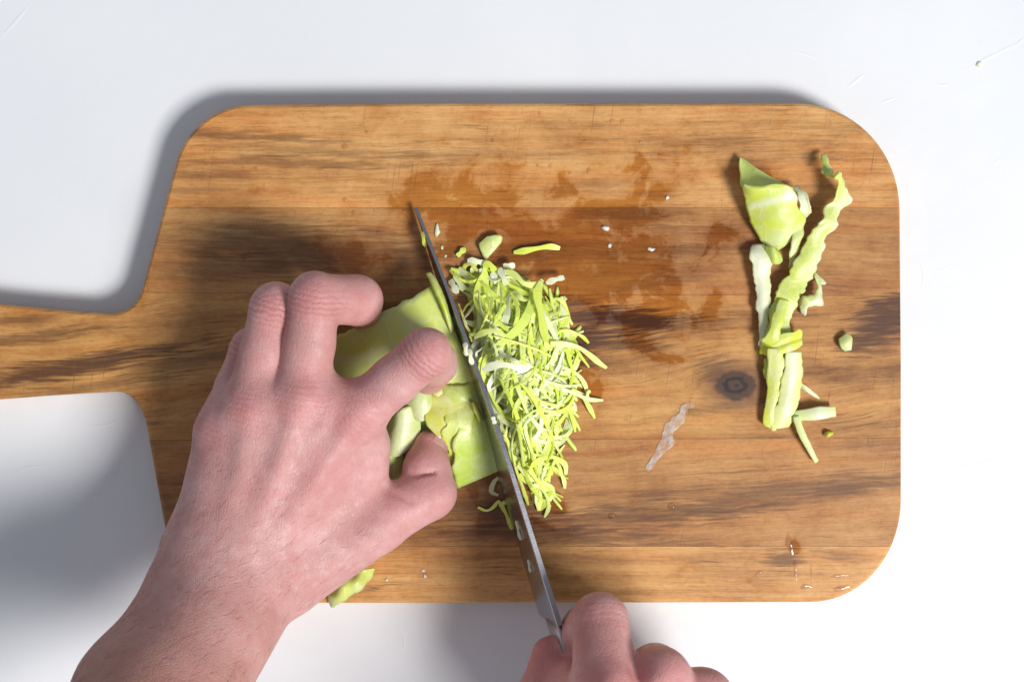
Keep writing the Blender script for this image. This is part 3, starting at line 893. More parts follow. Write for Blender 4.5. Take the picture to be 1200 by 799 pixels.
# ------------------------------------------------------------------ cabbage: leaves
def fbm(p, sc, seed=0.0, octaves=2):
    return mnoise.fractal(Vector((p[0] * sc + seed, p[1] * sc - seed, (p[2] if len(p) > 2 else 0) * sc)), 1.0, 2.0, octaves)
LN = [0]
def leaf(name, A, B, label, cat, color, n=34, m=16, bulge=0.0, wave=1.0, wsc=0.06, thick=0.5, rag=0.8, rib=None, profile=None, group=None):
    """a leaf sheet lofted between two border curves given as (px, py, height mm)"""
    LN[0] += 1; sd = LN[0] * 11.7
    a = catmull([W(*p) for p in A], n); b = catmull([W(*p) for p in B], n)
    ja, jb = np.zeros((n, 3)), np.zeros((n, 3))
    for i in range(n):
        dr = b[i] - a[i]; dr = dr / max(np.linalg.norm(dr), 1e-6)
        ja[i] = dr * rag * (fbm(a[i], 0.22, sd) * 1.4 + fbm(a[i], 0.42, sd + 9) * .6)
        jb[i] = dr * rag * (fbm(b[i], 0.22, sd + 50) * 1.4 + fbm(b[i], 0.42, sd + 77) * .6)
    G = np.zeros((n, m, 3)); rb = np.zeros((n, m))
    for i in range(n):
        for j in range(m):
            v = j / (m - 1); u = i / (n - 1)
            p = a[i] * (1 - v) + b[i] * v + ja[i] * (1 - v) ** 5 + jb[i] * v ** 5
            z = bulge * math.sin(math.pi * v) * (0.4 + 0.6 * math.sin(math.pi * u))
            z += wave * fbm(p, wsc, sd, 1) * 1.6
            if profile: z += profile(u, v)
            if rib is not None: rb[i, j] = rib(u, v)
            p = p.copy(); p[2] = max(p[2] + z, TB + 0.3)
            G[i, j] = p
    gu = np.gradient(G, axis=0); gv = np.gradient(G, axis=1)
    nn = np.cross(gu, gv); nn /= np.maximum(np.linalg.norm(nn, axis=2), 1e-9)[..., None]
    th = thick * (1 + 1.2 * rb)[..., None]
    T, Bm = G + nn * th / 2, G - nn * th / 2
    vs = np.vstack([T.reshape(-1, 3), Bm.reshape(-1, 3)])
    vs[:, 2] = np.maximum(vs[:, 2], TB + 0.15)
    fs = []
    o2 = n * m
    for i in range(n - 1):
        for j in range(m - 1):
            q = (i * m + j, (i + 1) * m + j, (i + 1) * m + j + 1, i * m + j + 1)
            fs.append(q); fs.append(tuple(k + o2 for k in q[::-1]))
    rim = [i * m for i in range(n)] + [(n - 1) * m + j for j in range(1, m)] + [i * m + m - 1 for i in range(n - 2, -1, -1)] + [j for j in range(m - 2, 0, -1)]
    for x, y in zip(rim, rim[1:] + rim[:1]): fs.append((y, x, x + o2, y + o2))
    org = G.reshape(-1, 3).mean(0); org[2] = vs[:, 2].min()
    o = mesh_obj(name, vs, fs, MT_LEAF, None, org)
    attr(o.data, 'rib', np.concatenate([rb.ravel()] * 2))
    uvl = o.data.uv_layers.new(name='leaf_uv')
    o.color = (*color, 1)
    tag(o, label, cat, group)
    return o

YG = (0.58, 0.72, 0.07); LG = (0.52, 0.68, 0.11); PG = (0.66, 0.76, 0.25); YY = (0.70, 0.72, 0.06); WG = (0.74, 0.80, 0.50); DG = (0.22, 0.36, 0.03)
G_ST = 'layered cabbage leaves under the left hand'
leaf('cabbage_leaf', [(392, 410, 6), (440, 395, 7), (500, 380, 8), (530, 372, 7)], [(420, 560, 4), (470, 575, 6), (530, 566, 6), (580, 548, 5)],
     'broad lower cabbage leaf lying flat on the board under the stack', 'cabbage leaf', LG, bulge=3, wave=1.2, group=G_ST)
leaf('cabbage_leaf', [(388, 396, 15), (425, 378, 20), (462, 358, 22), (492, 343, 22), (509, 334, 20)], [(392, 458, 9), (430, 470, 15), (470, 470, 19), (520, 462, 20), (560, 450, 18)],
     'pale green flat leaf under the middle and index fingertips', 'cabbage leaf', (0.66, 0.76, 0.17), bulge=1.5, wave=0.6, rib=lambda u, v: 0.5 * max(0, 1 - abs(v - .42) / .08) * (1 - u), group=G_ST)
leaf('cabbage_leaf', [(499, 321, 20), (507, 338, 24), (518, 362, 24), (528, 390, 21)], [(505, 319, 18), (514, 332, 21), (524, 358, 22), (533, 386, 18)],
     'narrow bright yellow leaf edge curled up against the blade tip side', 'cabbage leaf', (0.55, 0.66, 0.03), m=8, bulge=2.5, wave=0.3, rag=.3, group=G_ST)
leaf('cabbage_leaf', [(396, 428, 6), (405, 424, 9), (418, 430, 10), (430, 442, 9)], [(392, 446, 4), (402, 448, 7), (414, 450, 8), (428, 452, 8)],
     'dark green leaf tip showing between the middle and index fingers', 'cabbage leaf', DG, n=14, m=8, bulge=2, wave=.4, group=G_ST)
leaf('cabbage_leaf', [(503, 456, 19), (498, 466, 22), (502, 476, 22), (496, 487, 23), (500, 498, 22), (508, 508, 20), (514, 526, 16), (520, 545, 12), (527, 566, 8)], [(540, 452, 20), (546, 470, 21), (549, 486, 21), (551, 500, 20), (549, 515, 18), (546, 535, 14), (544, 550, 11), (540, 572, 8)],
     'yellow frilly leaf lobe beside the thumb tip', 'cabbage leaf', (0.66, 0.68, 0.07), n=44, m=20, bulge=1.0, wave=1.1, wsc=.07, rag=.7, group=G_ST,
     rib=lambda u, v: .35 * max(0, 1 - abs(v - .55 - .2 * u) / .12))
leaf('cabbage_leaf', [(545, 462, 20), (538, 495, 23), (531, 530, 20), (530, 555, 14), (538, 571, 10)], [(562, 462, 18), (572, 490, 17), (580, 515, 15), (586, 538, 13), (588, 550, 11)],
     'smooth bright green leaf ending in a straight cut beside the blade', 'cabbage leaf', (0.54, 0.70, 0.09), bulge=1.5, wave=.8, group=G_ST)
leaf('cabbage_leaf', [(505, 440, 16), (520, 448, 20), (545, 450, 20), (560, 448, 17)], [(505, 470, 15), (525, 478, 20), (548, 480, 20), (568, 476, 16)],
     'green leaf fold just under the index fingertip', 'cabbage leaf', (0.54, 0.68, 0.11), n=20, m=10, bulge=2, wave=1.2, group=G_ST)
leaf('cabbage_leaf', [(553, 472, 24), (556, 482, 25), (562, 494, 23)], [(556, 470, 21), (561, 480, 21), (566, 492, 19)],
     'small bright yellow leaf corner standing up against the blade', 'cabbage leaf', YY, n=12, m=6, bulge=1, wave=.4, rag=.3, group=G_ST)
leaf('cabbage_leaf', [(524, 474, 21), (519, 484, 23), (524, 496, 24), (517, 506, 23), (522, 520, 20), (528, 534, 16)], [(548, 466, 21), (556, 478, 22), (553, 492, 22), (556, 508, 20), (550, 522, 17), (546, 536, 14)],
     'small frilled yellow green leaf overlapping the yellow lobe', 'cabbage leaf', (0.64, 0.74, 0.10), n=34, m=16, bulge=.8, wave=1.0, wsc=.09, rag=1.0, group=G_ST,
     rib=lambda u, v: .3 * max(0, 1 - abs(v - .5) / .1))
leaf('cabbage_leaf', [(470, 452, 17), (486, 444, 21), (502, 440, 22), (516, 446, 21)], [(478, 474, 18), (492, 466, 22), (506, 462, 22), (520, 466, 20)],
     'pale frilly leaf edge peeking out below the index finger', 'cabbage leaf', (0.62, 0.74, 0.22), n=28, m=12, bulge=.8, wave=.9, wsc=.1, rag=1.0, group=G_ST)
for k, (A, B, lb) in enumerate([
        ([(438, 528, 12), (450, 530, 18), (462, 533, 18), (472, 532, 15)], [(438, 566, 6), (452, 566, 10), (464, 566, 10), (474, 560, 8)], 'pale thick cut leaf end lowest beside the thumb web'),
        ([(458, 494, 18), (468, 482, 23), (480, 476, 23), (492, 482, 20)], [(446, 530, 16), (460, 534, 19), (474, 528, 19), (492, 510, 17)], 'pale thick cut leaf end in the middle of the fold beside the thumb'),
        ([(474, 470, 21), (484, 460, 24), (496, 456, 24), (504, 458, 22)], [(480, 484, 21), (492, 492, 22), (502, 486, 22), (506, 474, 21)], 'pale thick cut leaf end uppermost near the index finger')]):
    leaf('cabbage_leaf', A, B, lb, 'cabbage leaf', [(0.58, 0.69, 0.20), (0.62, 0.71, 0.28), (0.58, 0.70, 0.24)][k], n=24, m=18, bulge=.8, wave=.5, wsc=.10, thick=1.4, rag=.4,
         rib=lambda u, v: .5 * max(0, 1 - abs(u - .5) / .35) * (.3 + .7 * v), group=G_ST)
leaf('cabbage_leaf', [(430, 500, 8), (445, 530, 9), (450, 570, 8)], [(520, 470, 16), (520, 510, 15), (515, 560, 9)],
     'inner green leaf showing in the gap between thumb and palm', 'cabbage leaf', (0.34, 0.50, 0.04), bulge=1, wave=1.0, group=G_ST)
leaf('cabbage_leaf', [(388, 712, 2), (402, 704, 8), (420, 692, 9), (436, 676, 5)], [(384, 700, 2), (392, 688, 10), (412, 672, 12), (440, 664, 6)],
     'small yellow green leaf scrap under the wrist at the board edge', 'cabbage leaf', (0.60, 0.66, 0.14), n=24, m=10, bulge=3, wave=2.5, wsc=.16)

# trimmed pieces on the right of the board
G_TR = 'cabbage trimmings on the right of the board'
def join_into(o, other):
    """one leaf folded over itself: both sheets become one mesh"""
    bm = bmesh.new(); bm.from_mesh(o.data)
    off = np.array(other.location) - np.array(o.location)
    me2 = other.data.copy()
    me2.transform(Matrix.Translation(Vector(off)))
    bm.from_mesh(me2); bm.to_mesh(o.data); bm.free()
    bpy.data.meshes.remove(me2)
    me = other.data
    bpy.data.objects.remove(other); bpy.data.meshes.remove(me)
big = leaf('cabbage_trimming', [(870, 218, 12), (874, 240, 8), (880, 261, 5), (888, 276, 4), (898, 287, 3), (910, 293, 2)],
     [(871, 216, 13), (890, 219, 15.5), (910, 215.5, 16), (926, 219, 15), (934, 231, 13), (934, 243, 11), (944, 257, 7), (940, 268, 5), (925, 284, 3), (912, 293, 2)],
     'large folded green leaf trimming with a pointed top corner', 'cabbage trimming', (0.65, 0.77, 0.09), n=50, m=24, bulge=3.5, wave=.9, wsc=.05, rag=.35, thick=.5,
     rib=lambda u, v: .75 * max(0, 1 - abs(u - .30 - .16 * v) / .07) * (v > .05) + .35 * max(0, 1 - abs(u - .82) / .14), group=G_TR)
join_into(big, leaf('cabbage_trimming', [(866.5, 184, 3), (866.5, 200, 6), (868, 219, 11)], [(868.5, 184.5, 3), (897, 204, 9), (930, 221, 13)],
     'x', 'x', (0.64, 0.77, 0.09), n=26, m=18, bulge=-1.5, wave=.5, wsc=.06, rag=.3, thick=.5))
leaf('cabbage_trimming', [(929, 222, 8), (935, 228, 11), (938, 238, 12), (937, 248, 9), (933, 254, 6)], [(933, 218, 4), (945, 226, 9), (951, 240, 9), (950, 250, 6), (944, 256, 3)],
     'white curled leaf rib beside the large folded trimming', 'cabbage trimming', (0.78, 0.85, 0.47), n=24, m=12, bulge=-1.5, wave=.7, wsc=.1, thick=.6, rag=0.75, group=G_TR,
     rib=lambda u, v: .9 * max(0, 1 - abs(v - .35) / .5) * (u < .8))
leaf('cabbage_trimming', [(961, 183, 5), (962, 192, 8), (967, 203, 8), (974, 210, 13), (979, 208, 15), (982, 222, 11), (978, 234, 9), (966, 243, 8), (965, 256, 8), (952, 270, 7), (939, 292, 6), (922, 320, 6), (908, 345, 6), (900, 374, 5), (897, 402, 4)],
     [(968, 179.5, 3), (971, 188, 6), (974, 197, 7), (978, 205, 12), (984, 202, 15), (991, 216, 9), (997, 236, 6), (986, 245, 6), (981, 262, 6), (970, 278, 5), (963, 298, 5), (950, 326, 4), (938, 350, 4), (927, 380, 4), (922, 404, 3)],
     'long ragged green leaf ribbon with a curled top end', 'cabbage trimming', (0.61, 0.71, 0.11), n=110, m=12, bulge=.8, wave=.7, wsc=.10, rag=1.38,
     rib=lambda u, v: .75 * max(0, (v - .66) / .34) * (.25 + .75 * math.exp(-((u - .52) / .14) ** 2)) + .5 * math.exp(-((u - .32) / .06) ** 2) * (v > .4), group=G_TR)
leaf('cabbage_trimming', [(880, 288, 3), (879, 300, 6), (885, 325, 5), (886, 350, 4), (889, 380, 4), (891, 414, 2)], [(897, 286, 3), (904, 302, 5), (903, 325, 4), (902, 345, 4), (900, 375, 4), (901, 412, 2)],
     'white stringy rib strip left of the long green ribbon', 'cabbage trimming', (0.83, 0.85, 0.54), n=50, m=12, bulge=.8, wave=.7, wsc=.10, rag=1.12, thick=.6,
     rib=lambda u, v: .85 * max(0, 1 - abs(v - .35) / .55), group=G_TR)
leaf('cabbage_trimming', [(897, 288, 6), (906, 290, 8), (914, 296, 5)], [(896, 300, 3), (908, 309, 6), (917, 305, 3)],
     'small green leaf flap under the lower tip of the folded trimming', 'cabbage trimming', YG, n=16, m=10, bulge=1.2, wave=.5, rag=0.62, group=G_TR)
leaf('cabbage_trimming', [(930, 262, 4), (928, 280, 6), (926, 300, 4), (924, 315, 2)], [(943, 262, 3), (942, 275, 5), (935, 290, 4), (926, 314, 2)],
     'short pale flap hanging between the folded trimming and the ribbon', 'cabbage trimming', PG, n=20, m=8, bulge=.6, wave=.5, group=G_TR)
leaf('cabbage_trimming', [(936, 358, 3), (944, 350, 6), (952, 344, 6), (957, 334, 5), (960, 323, 3)], [(940, 368, 2), (950, 362, 5), (960, 352, 5), (962, 340, 4), (965, 328, 2)],
     'small ragged leaf crumb right of the long ribbon', 'cabbage trimming', PG, n=30, m=8, bulge=.6, wave=1.0, wsc=.2, rag=2.25, group=G_TR,
     rib=lambda u, v: .6 * (v > .5))
leaf('cabbage_trimming', [(914, 350, 7), (906, 372, 9), (899, 390, 9), (892, 400, 7)], [(924, 352, 6), (918, 375, 9), (914, 396, 8), (906, 408, 6)],
     'short bright leaf strip lying across the foot of the long ribbon', 'cabbage trimming', (0.65, 0.76, 0.06), n=26, m=10, bulge=.8, wave=.6, rag=0.75, group=G_TR)
leaf('cabbage_trimming', [(892, 402, 4), (904, 398, 7), (917, 391, 8), (930, 387, 7.5), (940, 386, 5)], [(890, 413, 3), (902, 418, 6), (916, 416, 7), (928, 411, 7), (940, 406, 4)],
     'bright yellow green folded band lying across the lower trimmings', 'cabbage trimming', (0.72, 0.80, 0.06), n=34, m=18, bulge=.5, wave=.4, wsc=.08, rag=0.62,
     profile=lambda u, v: -1.4 * math.exp(-((v - .50) / .12) ** 2) * (.3 + .7 * u), group=G_TR)
leaf('cabbage_trimming', [(899, 408, 7.5), (900, 425, 6.5), (900, 442, 5), (897, 470, 4), (894, 494, 3), (905, 505, 2)], [(920, 408, 7.5), (919, 425, 7), (917, 442, 6), (912, 465, 5), (909, 484, 4), (910, 504, 2)],
     'yellow green flat strip hanging down left of the white rib', 'cabbage trimming', (0.73, 0.79, 0.09), n=40, m=10, bulge=.4, wave=.35, rag=0.62, group=G_TR,
     rib=lambda u, v: .25 * max(0, 1 - abs(v - .6) / .3))
leaf('cabbage_trimming', [(920, 412, 7), (918, 435, 6), (913, 462, 5), (905, 482, 4), (904, 503, 3)], [(940, 412, 5), (941, 435, 4), (937, 462, 3), (932, 485, 3), (924, 500, 2)],
     'wide white rib strip on the lower right of the trimmings', 'cabbage trimming', (0.80, 0.85, 0.22), n=40, m=14, bulge=1.0, wave=.6, wsc=.08, rag=0.75, thick=.6,
     rib=lambda u, v: .9 * max(0, 1 - abs(v - .45) / .5) * (1 - .6 * u), group=G_TR)
leaf('cabbage_trimming', [(896, 420, 3), (895, 432, 4), (898, 444, 3)], [(906, 418, 3), (905, 434, 4), (905, 448, 3)],
     'small green leaf bit tucked under the left of the band', 'cabbage trimming', YG, n=14, m=8, bulge=1, wave=.5, group=G_TR)
leaf('cabbage_trimming', [(934, 443, 3), (945, 452, 4), (960, 466, 1)], [(936, 453, 2), (946, 460, 3), (960, 468, 1)],
     'small pale translucent sliver pointing right from the white rib', 'cabbage trimming', (0.78, 0.85, 0.50), n=18, m=8, bulge=.3, wave=.4, group=G_TR)
leaf('cabbage_trimming', [(930, 482, 3), (950, 479, 4), (978, 476, 3)], [(932, 493, 3), (952, 491, 4), (979, 488, 3)],
     'short straight pale bar of leaf pointing right at the foot of the pile', 'cabbage trimming', (0.76, 0.85, 0.35), n=20, m=10, bulge=.6, wave=.2, thick=1.6, rag=.25, group=G_TR,
     rib=lambda u, v: .7 * math.exp(-((u - .6) / .25) ** 2))
leaf('cabbage_trimming', [(929, 488, 4), (936, 508, 4), (946, 527, 3), (955, 542, 2)], [(935, 487, 4), (942, 505, 4), (950, 523, 3), (958, 540, 2)],
     'thin pale stalk pointing down from the foot of the pile', 'cabbage trimming', (0.76, 0.85, 0.35), n=24, m=8, bulge=.4, wave=.2, thick=1.4, rag=.3, group=G_TR)

# loose flat pieces
leaf('cabbage_scrap', [(561, 286, 2), (563, 293, 2.2), (568, 303, 1.2), (571, 303, 1.2)], [(571, 277, 2.5), (581, 275.5, 3.5), (588, 277, 3.2), (587, 284, 2)],
     'flat pale green disc-like scrap above the heap of shreds', 'cabbage scrap', (0.60, 0.67, 0.20), n=18, m=12, bulge=.2, wave=.15, thick=.8, rag=.3)
leaf('cabbage_scrap', [(983, 397, 2), (985, 405, 3), (990, 411, 2)], [(992, 390, 2), (999, 396, 3), (997, 410, 2)],
     'single pale round chip of cabbage near the right edge of the board', 'cabbage scrap', (0.62, 0.70, 0.25), n=14, m=12, bulge=.6, wave=.15, thick=.8, rag=.3)
leaf('cabbage_scrap', [(966, 508, 1), (970, 506, 2), (976, 506, 1)], [(967, 512, 1), (971, 512, 2), (976, 509, 1)],
     'tiny yellow crumb below the pale bar of leaf', 'cabbage scrap', (0.62, 0.60, 0.05), n=10, m=6, bulge=1, wave=.2, rag=.3)
for (x, y, w, h, lb, cl) in [(512, 269, 4, 9, 'small white scrap right of the knife tip', (.74, .76, .55)), (709, 267, 5, 4, 'largest white crumb on the wet wood in the upper middle', (.80, .80, .74)),
                             (763, 292, 4, 2.5, 'small white crumb right of the largest one', (.8, .8, .74)), (714, 288, 2.5, 3, 'tiny white crumb just below the largest one', (.8, .8, .74)),
                             (782, 232, 2.5, 3, 'tiny white crumb left of the folded leaf trimming', (.8, .8, .74)), (496, 668, 3, 2, 'upper white crumb of the pair below the thumb', (.8, .8, .72)),
                             (498, 674, 2.2, 3, 'lower white crumb of the pair below the thumb', (.8, .8, .72)), (453, 679, 2, 2, 'lone tiny white crumb left of the pair below the thumb', (.8, .8, .72)),
                             (518, 290, 2, 3, 'tiny pale crumb between the knife and the disc scrap', (.72, .74, .5)), (522, 300, 1.6, 2, 'tiny pale speck beside the blade above the heap', (.72, .74, .5)),
                             (1147, 76, 3, 4, 'tiny yellowish leaf speck on the white table', (.88, .85, .62))]:
    f = (D + TB) / D if y < 100 else 1.0
    p = np.array([(x - CX) * S * f, (CY - y) * S * f, 0.0 if y < 100 else TB])
    bm = bmesh.new(); bmesh.ops.create_icosphere(bm, subdivisions=2, radius=1.0)
    vs = []
    for v in bm.verts:
        k = 1 + .9 * fbm((v.co.x + x, v.co.y + y, v.co.z), 1.1, x)
        vs.append(p + np.array([v.co.x * w * .30 * k, v.co.y * h * .30 * k, max(0, (v.co.z + .35)) * min(w, h) * .16]))
    fs = [tuple(v.index for v in fc.verts) for fc in bm.faces]; bm.free()
    o = mesh_obj('crumb', np.array(vs), fs, MT_LEAF, None, p)
    o.data.uv_layers.new(name='leaf_uv'); o.color = (*cl, 1)
    tag(o, lb, 'cabbage crumb')

# the clear skin lying on the wood
o = leaf('onion_skin', [(756, 549, .2), (768, 530, .5), (774, 515, .5), (781, 498, .5), (796, 481, .4), (800, 475, .3), (812, 473, .3)], [(760, 552, .2), (776, 535, .5), (788, 522, .5), (789, 508, .5), (802, 492, .4), (805, 480, .3), (815, 476, .3)],
     'thin translucent skin sliver stuck to the wood right of the shreds', 'vegetable skin', (1, 1, 1), n=44, m=10, bulge=.1, wave=.3, wsc=.25, thick=.12, rag=.9)
o.name = 'leaf_membrane'
o.data.materials.clear(); o.data.materials.append(MT_MEMBRANE)

# ------------------------------------------------------------------ cabbage: shreds
def shred(path, w, t, label, color, group=None, roll0=0.0, roll1=0.0):
    n = len(path)
    tg = np.gradient(path, axis=0); tg /= np.maximum(np.linalg.norm(tg, axis=1), 1e-9)[:, None]
    vs, fs = [], []
    for i in range(n):
        u = i / (n - 1)
        s = np.cross([0, 0, 1.0], tg[i]); s /= max(np.linalg.norm(s), 1e-6)
        up = np.cross(tg[i], s)
        a = roll0 + (roll1 - roll0) * u
        s2 = s * math.cos(a) + up * math.sin(a); up2 = up * math.cos(a) - s * math.sin(a)
        ww = w * (0.62 + 0.38 * min(1, 5.0 * u, 5.0 * (1 - u))) * (1 + 0.25 * math.sin(u * 9 + roll0 * 5))
        for (cy, cz) in ((1, .8), (0, 1), (-1, .8), (-1, -.8), (0, -1), (1, -.8)):
            vs.append(path[i] + s2 * cy * ww / 2 + up2 * cz * t / 2)
    vs = np.array(vs); vs[:, 2] = np.maximum(vs[:, 2], TB + .1)
    for i in range(n - 1):
        for k in range(6):
            a, b = i * 6 + k, i * 6 + (k + 1) % 6
            fs.append((a, b, b + 6, a + 6))
    fs.append(tuple(range(5, -1, -1))); fs.append(tuple(range((n - 1) * 6, n * 6)))
    org = path.mean(0); org[2] = vs[:, 2].min()
    o = mesh_obj('cabbage_shred', vs, fs, MT_STRAND, None, org, smooth=False)
    uvl = o.data.uv_layers.new(name='leaf_uv')
    li = np.empty(len(o.data.loops), np.int64); o.data.loops.foreach_get('vertex_index', li)
    uv = np.stack([(li // 6) / (n - 1), (li % 6) / 6.0], 1)
    uvl.data.foreach_set('uv', uv.astype(np.float32).ravel())
    o.color = (*color, 1)
    tag(o, label, 'cabbage shred', group)
    return o
SHC = [(0.79, 0.91, 0.16), (0.82, 0.92, 0.28), (0.85, 0.93, 0.46), (0.75, 0.89, 0.12), (0.90, 0.94, 0.66), (0.73, 0.89, 0.18)]
def knife_x(y): return 487 + (y - 243) * 0.347 + 8
PILE = [(300, 535, 575), (325, 545, 625), (345, 548, 650), (370, 556, 662), (400, 566, 672), (430, 576, 676), (460, 586, 676), (490, 596, 668), (520, 606, 656), (545, 614, 652), (575, 622, 648), (592, 626, 642)]
def pile_bounds(y):
    ys = [p[0] for p in PILE]
    return max(np.interp(y, ys, [p[1] for p in PILE]), knife_x(y) + 4), np.interp(y, ys, [p[2] for p in PILE])
def pile_h(x, y):
    a, b = pile_bounds(y)
    u = np.clip((x - a) / max(b - a, 1), 0, 1)
    e = np.clip((y - 300) / 70, 0.0, 1) * np.clip((600 - y) / 90, 0.0, 1)
    return 22 * (1 - u) ** 0.8 * (0.25 + 0.75 * min(u * 6 + .35, 1)) * e
under = []                                        # shreds beyond the counted ones, buried in the heap
while len(under) < 190:
    y = rng.triangular(318, 425, 585)
    a, b = pile_bounds(y)
    x = a + (b - a) * rng.beta(1.1, 1.3)
    ang = rng.normal(1.25, .5); ln = rng.uniform(25, 70)
    pts = []
    px, py = x - math.cos(ang) * ln / 2, y - math.sin(ang) * ln / 2
    lay = rng.uniform(0, .62); cv = rng.normal(0, .03)
    for k in range(8):
        px = max(px, knife_x(py) + 3)
        pts.append(W(px, py, max(pile_h(px, py) * lay + .6, .6)))
        ang += cv; px += math.cos(ang) * ln / 7; py += math.sin(ang) * ln / 7
    if py < 605: under.append(np.array(pts))
vs, fs = [], []
for path in under:
    o0 = len(vs); w = rng.uniform(.6, 1.4)
    tg = np.gradient(path, axis=0); sd_ = np.cross([0, 0, 1.0], tg); sd_ /= np.maximum(np.linalg.norm(sd_, axis=1), 1e-6)[:, None]
    for i, p in enumerate(path):
        ww = w * (.5 + .5 * min(1, i, len(path) - 1 - i))
        vs += [p + sd_[i] * ww + [0, 0, -.1], p + [0, 0, .25], p - sd_[i] * ww + [0, 0, -.1], p + [0, 0, -.25]]
    for i in range(len(path) - 1):
        for k in range(4):
            a, b = o0 + i * 4 + k, o0 + i * 4 + (k + 1) % 4
            fs.append((a, b, b + 4, a + 4))
    fs.append((o0 + 3, o0 + 2, o0 + 1, o0)); e = o0 + (len(path) - 1) * 4; fs.append((e, e + 1, e + 2, e + 3))
# pale mound added inside the heap to keep its gaps bright
gy, gx = 60, 26
o0 = len(vs)
for i in range(gy):
    y = 318 + (590 - 318) * i / (gy - 1)
    a, b = pile_bounds(y)
    a -= 1; b = a + (b - a) * .86
    for j in range(gx):
        x = a + (b - a) * j / (gx - 1)
        rim = min(1, j / 2, (gx - 1 - j) / 4, i / 4, (gy - 1 - i) / 4)
        hh = pile_h(x, y) * .62 * (1 + .45 * mnoise.noise(Vector((x * .16, y * .05, 3)))) + 1.6 * mnoise.noise(Vector((x * .35, y * .09, 9)))
        vs.append(W(x, y, max(.15, hh * rim)))
for i in range(gy - 1):
    for j in range(gx - 1):
        a = o0 + i * gx + j
        fs.append((a, a + gx, a + gx + 1, a + 1))
um = mesh_obj('shredded_cabbage', np.array(vs), fs, MT_STRAND, None, W(610, 450))
um.data.uv_layers.new(name='leaf_uv'); um.color = (*SHC[0], 1)
tag(um, 'fine cabbage shreds and an added pale mound buried under the heap right of the knife', 'cabbage shreds', None, 'stuff')
TONE = ['bright yellow green', 'light yellow green', 'pale green', 'deep yellow green', 'whitish green', 'fresh green']
labels_used = {}
cnt = 0
tries = 0
while cnt < 262 and tries < 20000:
    tries += 1
    y = rng.triangular(306, 425, 592)
    a, b = pile_bounds(y)
    x = a + (b - a) * rng.beta(1.0, 1.15)
    lay = (cnt / 262) ** 0.75                     # built from the bottom of the heap to the top
    steep = rng.uniform() < .80
    ang = rng.normal(1.25, 0.36) if steep else rng.uniform(0, math.pi)
    ln = rng.uniform(60, 140) if rng.uniform() < .85 else rng.uniform(22, 45)
    curv = rng.normal(0, 0.013)
    pts = []
    nseg = 15
    th = ang - curv * ln / 2
    px, py = x - math.cos(ang) * ln / 2, y - math.sin(ang) * ln / 2
    wob = rng.uniform(0, 6.28)
    bad = False
    drift = rng.normal(0, .05)
    for k in range(nseg):
        kx = knife_x(py) + 3
        if px < kx: px = kx + rng.uniform(0, 1)
        if py < 302 or py > 612 or px > pile_bounds(py)[1] + 16: bad = True
        h = pile_h(px, py) * (0.15 + 0.85 * lay) + 0.8 + 1.2 * math.sin(wob + k * .5) * lay
        pts.append((px, py, max(h, .7)))
        drift = drift * .8 + rng.normal(0, .075)
        th += curv * ln / nseg + drift
        px += math.cos(th) * ln / nseg; py += math.sin(th) * ln / nseg
    if bad: continue
    path = np.array([W(*p) for p in pts])
    ci = rng.choice(6, p=[.26, .22, .17, .15, .11, .09])
    wd = float(np.clip(rng.lognormal(.42, .40), .8, 3.8))
    mx, my = pts[nseg // 2][0], pts[nseg // 2][1]
    a, b = pile_bounds(my)
    u = (mx - a) / (b - a)
    where = ('upper', 'middle', 'lower')[min(2, max(0, int((my - 330) / 80)))]
    side = 'beside blade in' if u < .3 else 'at edge of' if u > .72 else 'inside'
    dx, dy = pts[-1][0] - pts[0][0], pts[-1][1] - pts[0][1]
    aim = 'upright' if abs(dx) < .35 * abs(dy) else 'level' if abs(dy) < .5 * abs(dx) else 'leaning right' if dx * dy < 0 else 'leaning left'
    depth = 'on top' if lay > .72 else 'buried low' if lay < .33 else 'half covered'
    lab = '%s %s %s shred %s, %s, %s %s heap' % ('long' if ln > 80 else 'short', 'broad' if wd > 1.7 else 'thin', TONE[ci], aim, depth, side, where)
    if lab in labels_used: continue
    labels_used[lab] = 1
    shred(path, wd, rng.uniform(.35, .55), lab, SHC[ci], 'shredded cabbage in the heap', rng.uniform(-.7, .7), rng.uniform(-1.3, 1.3))
    cnt += 1

